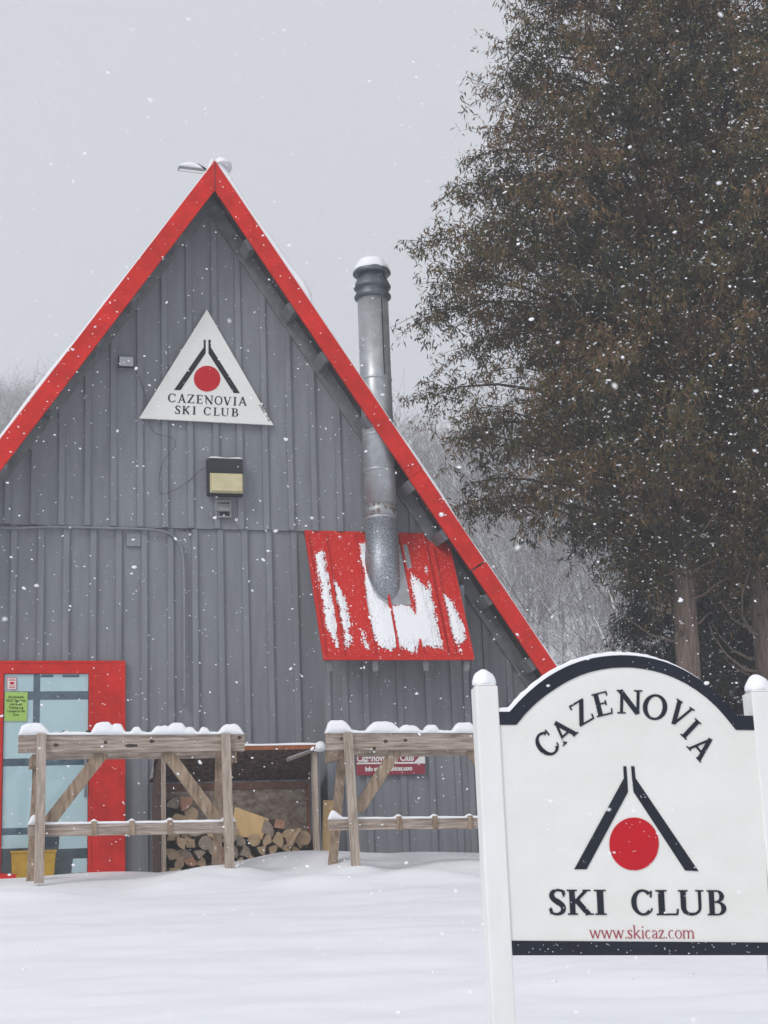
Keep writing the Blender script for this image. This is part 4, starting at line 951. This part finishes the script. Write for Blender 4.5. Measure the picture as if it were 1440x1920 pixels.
g = np.random.default_rng(21); V_, Q_, r_ = [], [], []
for k_ in range(420):
    px, py = g.uniform(945, 1435), g.uniform(1235, 1788)
    if (((px-1190)/215)**2+((py-1400)/168)**2 > 1 and py < 1400): continue
    a, z_ = sg(px, py, .004); V_.append((a, -.0045, z_)); th = g.uniform(-.5, .5); l_ = g.uniform(.0012, .0035); Q_.append((a+l_*math.cos(th), -.0065, z_+l_*math.sin(th))); r_.append(g.uniform(.0009, .0022))
for k_ in range(34):
    px = g.uniform(945, 1438); py = g.uniform(1768, 1788); a, z_ = sg(px, py, .004); V_.append((a, -.0045, z_)); l_ = g.uniform(.001, .004); Q_.append((a+l_, -.0065, z_)); r_.append(g.uniform(.0009, .0024))
V, F = prisms(np.array(V_), np.array(Q_), np.array(r_), np.array(r_)*.6, 5); o = mesh_np('stuck_flakes', V, F, [SNOW], parent=sign); o['kind'] = 'stuff'

# ------------------------------------------------------------------ trees
def leafmat(name, stops, trans=.15):
    m = bpy.data.materials.new(name); m.use_nodes = True; n = m.node_tree.nodes; l = m.node_tree.links; b = n['Principled BSDF']
    a = n.new('ShaderNodeAttribute'); a.attribute_name = 'tint'; cr = n.new('ShaderNodeValToRGB'); l.new(a.outputs['Fac'], cr.inputs[0])
    el = cr.color_ramp.elements; el[0].position, el[0].color = stops[0][0], (*stops[0][1],1); el[1].position, el[1].color = stops[-1][0], (*stops[-1][1],1)
    for p, c in stops[1:-1]: e = el.new(p); e.color = (*c,1)
    l.new(cr.outputs[0], b.inputs['Base Color']); b.inputs['Roughness'].default_value = .75; b.inputs['Specular IOR Level'].default_value = .2
    return m
LEAFA = leafmat('cedar_foliage', [(0,(.012,.016,.013)),(.3,(.042,.050,.022)),(.52,(.092,.076,.030)),(.78,(.150,.100,.044)),(1,(.185,.100,.052))])
LEAFC = leafmat('hemlock_foliage', [(0,(.012,.020,.014)),(.6,(.026,.036,.022)),(1,(.060,.055,.028))])
CBARK = mat('cedar_bark', (.085,.060,.048), .95, 0, .3, 5, stretch=(9,9,.8), bump=1.0, bscale=14, col2=(.26,.20,.165), thr=(.35,.75))
TWIG = mat('cedar_twig', (.07,.05,.04), .9, 0, .3, 9)
def leaves(pos, nper, spread, ln, wd, droop, g):
    """sprays of slim leaves round each position"""
    n = len(pos)*nper; base = np.repeat(pos, nper, 0)+g.normal(0, spread, (n, 3))
    d = g.normal(0, 1, (n, 3)); d[:, 2] -= droop; d /= np.linalg.norm(d, axis=1, keepdims=True)
    s = np.cross(d, g.normal(0, 1, (n, 3))); s /= np.linalg.norm(s, axis=1, keepdims=True)+1e-9
    L_ = ln*g.uniform(.5, 1.4, (n, 1)); W_ = wd*g.uniform(.6, 1.3, (n, 1))
    V = np.stack([base, base+d*L_*.5+s*W_*.5, base+d*L_, base+d*L_*.5-s*W_*.5], 1)
    V[:, 2, 2] -= L_[:, 0]*.12
    return V.reshape(-1, 3), np.arange(n*4).reshape(n, 4)
def cedar(name, label, x, y, H, Rf, seed, nl, lm, nper=7, trunk_r=.2, zlow=0.0, twn=13, tk=None, lean=(0,0), ln=.085, wd=.017, group=None, gaps=()):
    g = np.random.default_rng(seed); z0 = ground_z(x, y)
    root = thing(name, (x, y, z0), label, 'tree', group)
    # trunk
    tb = MB(); tp_ = []; tr = []
    for i in range(15):
        t = i/14; tp_.append((lean[0]*t+.06*math.sin(t*7+seed), lean[1]*t+.05*math.cos(t*6), -.2+H*.93*t)); tr.append(max(.015, trunk_r*(1.25-.25*min(1, t*8) - .88*t)))
    tb.tube(tp_, tr, 14)
    for k_ in range(22):
        h = g.uniform(1.2, zlow+3.0 if zlow > 1 else 2.0); a = g.uniform(0, 6.28); L_ = g.uniform(.3, 1.1); p = Vector((lean[0]*h/H, lean[1]*h/H, h)); q = [p]
        for j in range(4): q.append(p+Vector((math.cos(a+.2*j), math.sin(a+.2*j), .35+.12*j-.3*g.random()))*L_*(j+1)/4)
        tb.tube(q, [.028, .02, .014, .009, .004], 5)
    GL[root.name] = (0,0,0); to = tb.build('trunk', CBARK, root, smooth=True); to.location = (0,0,0)
    TP, TQ, T0, T1, LP = [], [], [], [], []
    for i in range(nl):
        u = (i+g.uniform(0, 1))/nl; h = zlow+(H*.97-zlow)*u**.95; az = g.uniform(0, 2*np.pi) if i % 3 else i*2.399
        Rm = Rf(h, az)
        if Rm < .12: continue
        Lb = Rm*(g.uniform(.80, 1.04) if g.random() < .7 else g.uniform(.45,.85)); h0 = max(zlow*.7+.2, h-Lb*g.uniform(.15, .55)); cen = np.array([lean[0]*h/H, lean[1]*h/H])
        ts = np.linspace(0, 1, 7); side = g.uniform(-.25, .25)*Lb
        px_ = cen[0]+np.cos(az)*Lb*ts-np.sin(az)*side*ts*(1-ts)*2; py_ = cen[1]+np.sin(az)*Lb*ts+np.cos(az)*side*ts*(1-ts)*2
        pz = h0+(h-h0)*np.sin(ts*np.pi*.5)**1.2-.10*Lb*ts**3
        P = np.stack([px_, py_, pz], 1); rr = np.linspace(.012+.012*Lb, .004, 7)
        TP.append(P[:-1]); TQ.append(P[1:]); T0.append(rr[:-1]); T1.append(rr[1:])
        for k_ in range(int(twn*max(.5, Lb/2.2))):
            t = 1-abs(g.normal(0, .33)); 
            if t < .12: t = g.uniform(.25, 1)
            j = min(5, int(t*6)); b = P[j]+(P[j+1]-P[j])*(t*6-j); 
            d = g.normal(0, 1, 3); d[2] = d[2]*.85-.1; d += np.array([np.cos(az), np.sin(az), 0])*.8; d /= np.linalg.norm(d); tl = g.uniform(.2, .6)
            e = b+d*tl; e[2] -= tl*.15
            skip = False
            for (gx, gy2, gz2, gr) in gaps:
                if (((b[0]-gx)*.888-(b[1]-gy2)*.46))**2+(((b[0]-gx)*.46+(b[1]-gy2)*.888))**2*.02+(b[2]-gz2)**2 < gr*gr: skip = True
            if skip: continue
            TP.append(b[None]); TQ.append(e[None]); T0.append(np.array([.005])); T1.append(np.array([.002]))
            nn = 6; tt = np.linspace(.15, 1.05, nn)[:, None]; LP.append(b+(e-b)*tt+g.normal(0, .035, (nn, 3)))
    V, F = prisms(np.concatenate(TP), np.concatenate(TQ), np.concatenate(T0), np.concatenate(T1), 3)
    mesh_np('branches', V, F, [TWIG], parent=root)
    LP = np.concatenate(LP); V, F = leaves(LP, nper, .032, ln, wd, .9, g)
    # tint follows clumps so that greener and browner sprays gather
    cl = np.array([mnoise.noise(Vector(p*1.4)) for p in LP]); cl = np.repeat(cl, nper); tint = np.clip(.52+cl*.75+g.normal(0, .26, len(F)), 0, 1)
    mesh_np('crown', V, F, [lm], tint, root)
    # snow caught on the sprays
    ns_ = int(len(LP)*.30); sel = LP[g.choice(len(LP), ns_, replace=False)]+np.array([0,0,.03]); a = g.uniform(0, 2*np.pi, ns_); L_ = g.uniform(.006, .018, ns_)*g.choice([1,1,1,1.7], ns_); d = np.stack([np.cos(a), np.sin(a), g.normal(0, .3, ns_)-.2], 1)*L_[:, None]
    V, F = prisms(sel-d, sel+d, g.uniform(.004, .013, ns_), g.uniform(.004, .010, ns_), 5); mesh_np('snow_tufts', V, F, [SNOW], parent=root)
    return root
def px_ground(px, dist):   # place on the ground by heading and distance from the viewer
    d = ray(px, 1300); d = Vector((d.x, d.y, 0)).normalized(); return EYE.x+d.x*dist, EYE.y+d.y*dist
CD = 18.0
tx, ty = px_ground(1300, CD)
def prof_fn(tab, seed, left=math.pi):
    zs, rs = [a for a, b in tab], [b for a, b in tab]
    def f(h, az):
        r = float(np.interp(h, zs, rs)); return r*(1+.16*mnoise.noise(Vector((math.cos(az)*1.3, math.sin(az)*1.3, h*.9+seed)))+.10*mnoise.noise(Vector((math.cos(az)*3, math.sin(az)*3, h*2.2+seed))))
    return f
gz_t = ground_z(tx, ty)
def zpx(py): return 1.6+(1611-py)/2880*CD*1.01-gz_t
tabA = [(zpx(1150),0),(zpx(1110),.4),(zpx(1060),.7),(zpx(1005),.95),(zpx(960),1.5),(zpx(925),2.25),(zpx(880),2.5),(zpx(780),2.75),(zpx(660),2.9),(zpx(550),3.05),(zpx(450),2.85),(zpx(330),2.45),(zpx(210),2.35),(zpx(130),1.95),(zpx(0),1.55),(zpx(-250),.9),(zpx(-430),.1)]
GAPS = ((-.30,0,zpx(355),.40),(-.25,0,zpx(180),.30),(-1.15,0,zpx(315),.26),(-.95,0,zpx(30),.25),(-1.5,0,zpx(560),.30),(-1.9,0,zpx(690),.28),(-.6,0,zpx(450),.2),(.55,0,zpx(120),.22),(.35,0,zpx(500),.2))
cedar('cedar_tree', 'tall brown-green cedar leaning over the lodge, its trunk the left one behind the sign', tx, ty, zpx(-440), prof_fn(tabA, 3), 5, 450, LEAFA, zlow=zpx(1100), twn=17, ln=.084, wd=.0195, nper=7, trunk_r=.165, lean=(-.15,0), group='cedars beside the lodge',
      gaps=GAPS)
tx2, ty2 = px_ground(1440, CD+.6)
tabB = [(a, b*.98) for a, b in tabA]
cedar('cedar_tree', 'second tall cedar at the right edge, its trunk above the right sign post', tx2, ty2, zpx(-500), prof_fn([(a, max(b*.95, 0)) for a, b in tabA], 9), 8, 400, LEAFA, zlow=zpx(1100), twn=18, ln=.084, wd=.0195, nper=7, trunk_r=.16, lean=(.2,.1), group='cedars beside the lodge', gaps=[(a-(tx2-tx)*1.0, b-(ty2-ty), c, d*.9) for a, b, c, d in GAPS])
tx3, ty3 = px_ground(1345, CD+3.2)
tabC = [(0,1.35),(1.0,1.5),(2.4,1.45),(3.6,1.2),(4.6,.8),(5.6,.1)]
cedar('hemlock_tree', 'dark green evergreen filling the gap behind the two cedar trunks', tx3, ty3, 6.4, prof_fn(tabC, 1), 12, 230, LEAFC, zlow=.15, twn=20, trunk_r=.12, ln=.09, wd=.02)
tx4, ty4 = px_ground(1480, CD+3.6)
cedar('hemlock_tree', 'dark green evergreen at the right edge behind the right sign post', tx4, ty4, 6.4, prof_fn(tabC, 6), 15, 200, LEAFC, zlow=.15, twn=20, trunk_r=.12, ln=.09, wd=.02)

# bare snow-laden trees
BARET = snow_on(mat('bare_bark', (.17,.158,.155), .9, 0, .25, 4), -.05, .45, 3, .5)
def bare_arrays(seed, H, depth=5, kids=(4,6), rmin=.004):
    g = random.Random(seed); segs = []
    def grow(p, d, L_, r, lv):
        n = 4; q = Vector(p)
        for i in range(n):
            d = (d+Vector((g.gauss(0,.10), g.gauss(0,.10), g.gauss(0,.05)+.03))).normalized(); e = q+d*(L_/n); segs.append((q.copy(), e.copy(), r*(1-.6*i/n), r*(1-.6*(i+1)/n)))
            if lv < depth and (lv > 0 or i > 0):
                for _ in range(g.randint(*kids) if lv == 0 else g.randint(1,2) if lv < 3 else 1):
                    a = g.uniform(0, 2*math.pi); ax = d.cross(Vector((math.cos(a), math.sin(a), .1))).normalized(); nd = (d*math.cos(R(48))+ax*math.sin(R(48))).normalized(); nd.z += .12; nd.normalize()
                    grow(e, nd, L_*(.42 if lv == 0 else .60)*g.uniform(.7,1.15), max(rmin, r*(1-.6*i/n)*.5), lv+1)
            q = e
    grow(Vector((0,0,-.2)), Vector((0,0,1)), H, H*.011, 0)
    P = np.array([s[0] for s in segs]); Q = np.array([s[1] for s in segs]); return P, Q, np.array([s[2] for s in segs]), np.array([s[3] for s in segs])
protos = []
for k_ in range(3):
    P, Q, r0, r1 = bare_arrays(40+k_, 8.0, 4, (3,5), .004); trunk = (np.arange(len(P)) < 0)
    protos.append((P, Q, r0, r1))
fwd = []
near = [(1010,42,0,.75),(1060,40,1,.7),(1105,46,2,.8),(1140,38,1,.7),(1165,43,0,.75),(1195,42,2,1.0),(1080,46,0,1.1),(990,48,1,1.1),(940,56,2,.9),(1030,60,1,.95),(900,62,0,.9),(1150,52,2,1.0),(1220,44,1,.7),(960,44,0,.8),(870,74,1,.9),(30,112,0,.5),(65,118,1,.45),(0,116,2,.5),(-30,110,1,.5)]
words = ['far','slim','spreading','leaning']
first = {}
for i, (px, dist, pi, sc) in enumerate(near):
    x, y = px_ground(px, dist); z = ground_z(x, y, False)-.1
    root = bpy.data.objects.new('bare_tree', None); C.objects.link(root); root.location = (x, y, z); root.rotation_euler = (0, 0, i*1.7); root.scale = (sc,)*3
    tag(root, 'bare snow-dusted tree on the hazy slope left of the lodge roof' if px < 100 else 'bare snow-dusted tree in the haze between the lodge roof and the cedars', 'tree', 'bare trees left of the lodge roof' if px < 100 else 'bare trees between lodge and cedars')
    if pi not in first:
        P, Q, r0, r1 = protos[pi]; main = r0 > .035
        V, F = prisms(P[main], Q[main], r0[main]*.7, r1[main]*.7, 6); t = mesh_np('trunk', V, F, [BARET], parent=root)
        V, F = prisms(P[~main], Q[~main], r0[~main]*1.15, r1[~main]*1.15, 3); c_ = mesh_np('branches', V, F, [BARET], parent=root); first[pi] = (t, c_)
    else:
        for s2 in first[pi]: c2 = s2.copy(); C.objects.link(c2); c2.parent = root
# the far wood: one mass
P0_, Q0_, a0_, b0_ = [], [], [], []
g = np.random.default_rng(77); small = [bare_arrays(90+k_, 8.0, 3, (3,4), .010) for k_ in range(4)]
cntw = 0
while cntw < 2600:
    px = g.uniform(-420, 1750); dist = 62+205*g.random()**.7
    x, y = px_ground(px, dist)
    if y < 14: continue
    cntw += 1; z = ground_z(x, y, False)-.1; P, Q, r0, r1 = small[int(g.integers(4))]; s = g.uniform(.6, 1.0)*(.72 if px < 200 and dist < 120 else 1); a = g.uniform(0, 6.28); ca, sa = np.cos(a), np.sin(a); Rm = np.array([[ca,-sa,0],[sa,ca,0],[0,0,1]])*s
    P0_.append(P@Rm.T+[x,y,z]); Q0_.append(Q@Rm.T+[x,y,z]); a0_.append(r0*s*1.3); b0_.append(r1*s*1.3)
V, F = prisms(np.concatenate(P0_), np.concatenate(Q0_), np.concatenate(a0_), np.concatenate(b0_), 3)
o = mesh_np('far_woodland', V, F, [BARET]); tag(o, 'bare snowy woodland fading into haze up the hill', 'woodland', kind='stuff')
print('far segs', len(F))

# ------------------------------------------------------------------ falling snow
g = np.random.default_rng(3); NF = 85000
pos = np.stack([g.uniform(-8, 18, NF*2), g.uniform(-16, 3, NF*2), g.uniform(0, 13, NF*2)], 1)
dd = pos-np.array(EYE); dist = np.linalg.norm(dd, axis=1); keep = (dist > .8) & (pos[:, 1] < 2.5)
pos = pos[keep][:NF]; n = len(pos)
sz = g.lognormal(math.log(.0031), .6, n); sz = np.clip(sz, .0014, .0105); dn_ = np.linalg.norm(pos-np.array(EYE), axis=1); sz = np.where(dn_ < 4, np.minimum(sz, .0012+.0011*dn_), sz)
d = np.stack([g.normal(1, .35, n), g.normal(0, .5, n), g.normal(-.1, .45, n)], 1); d /= np.linalg.norm(d, axis=1, keepdims=True)
e = d*sz[:, None]; Vs, Fs, off = [], [], 0
for (t0, t1, q0, q1) in ((-1.1,-.6,.12,.55),(-.6,.35,.55,.62),(.35,1.0,.62,.1)):
    V, F = prisms(pos+e*t0, pos+e*t1, sz*q0, sz*q1, 5); Vs.append(V); Fs.append(F+off); off += len(V)
V, F = np.concatenate(Vs), np.concatenate(Fs)
FL = mat('snowflake', (.9,.91,.94), .8, 0, .01, 3)
o = mesh_np('falling_snow', V, F, [FL]); tag(o, 'snowflakes drifting through the air everywhere', 'snowflakes', kind='stuff')

# ------------------------------------------------------------------ haze
hm = bpy.data.materials.new('haze'); hm.use_nodes = True; nn_ = hm.node_tree.nodes; nn_.remove(nn_['Principled BSDF'])
pv = nn_.new('ShaderNodeVolumePrincipled'); pv.inputs['Color'].default_value = (.93,.95,1,1); pv.inputs['Density'].default_value = .0032; pv.inputs['Anisotropy'].default_value = .0
hm.node_tree.links.new(pv.outputs[0], nn_['Material Output'].inputs['Volume'])
b = MB(); b.box(-182, 262, -47, 332, -4, 110); o = b.build('haze', hm); tag(o, 'pale snowy haze in the air', 'haze', kind='stuff')
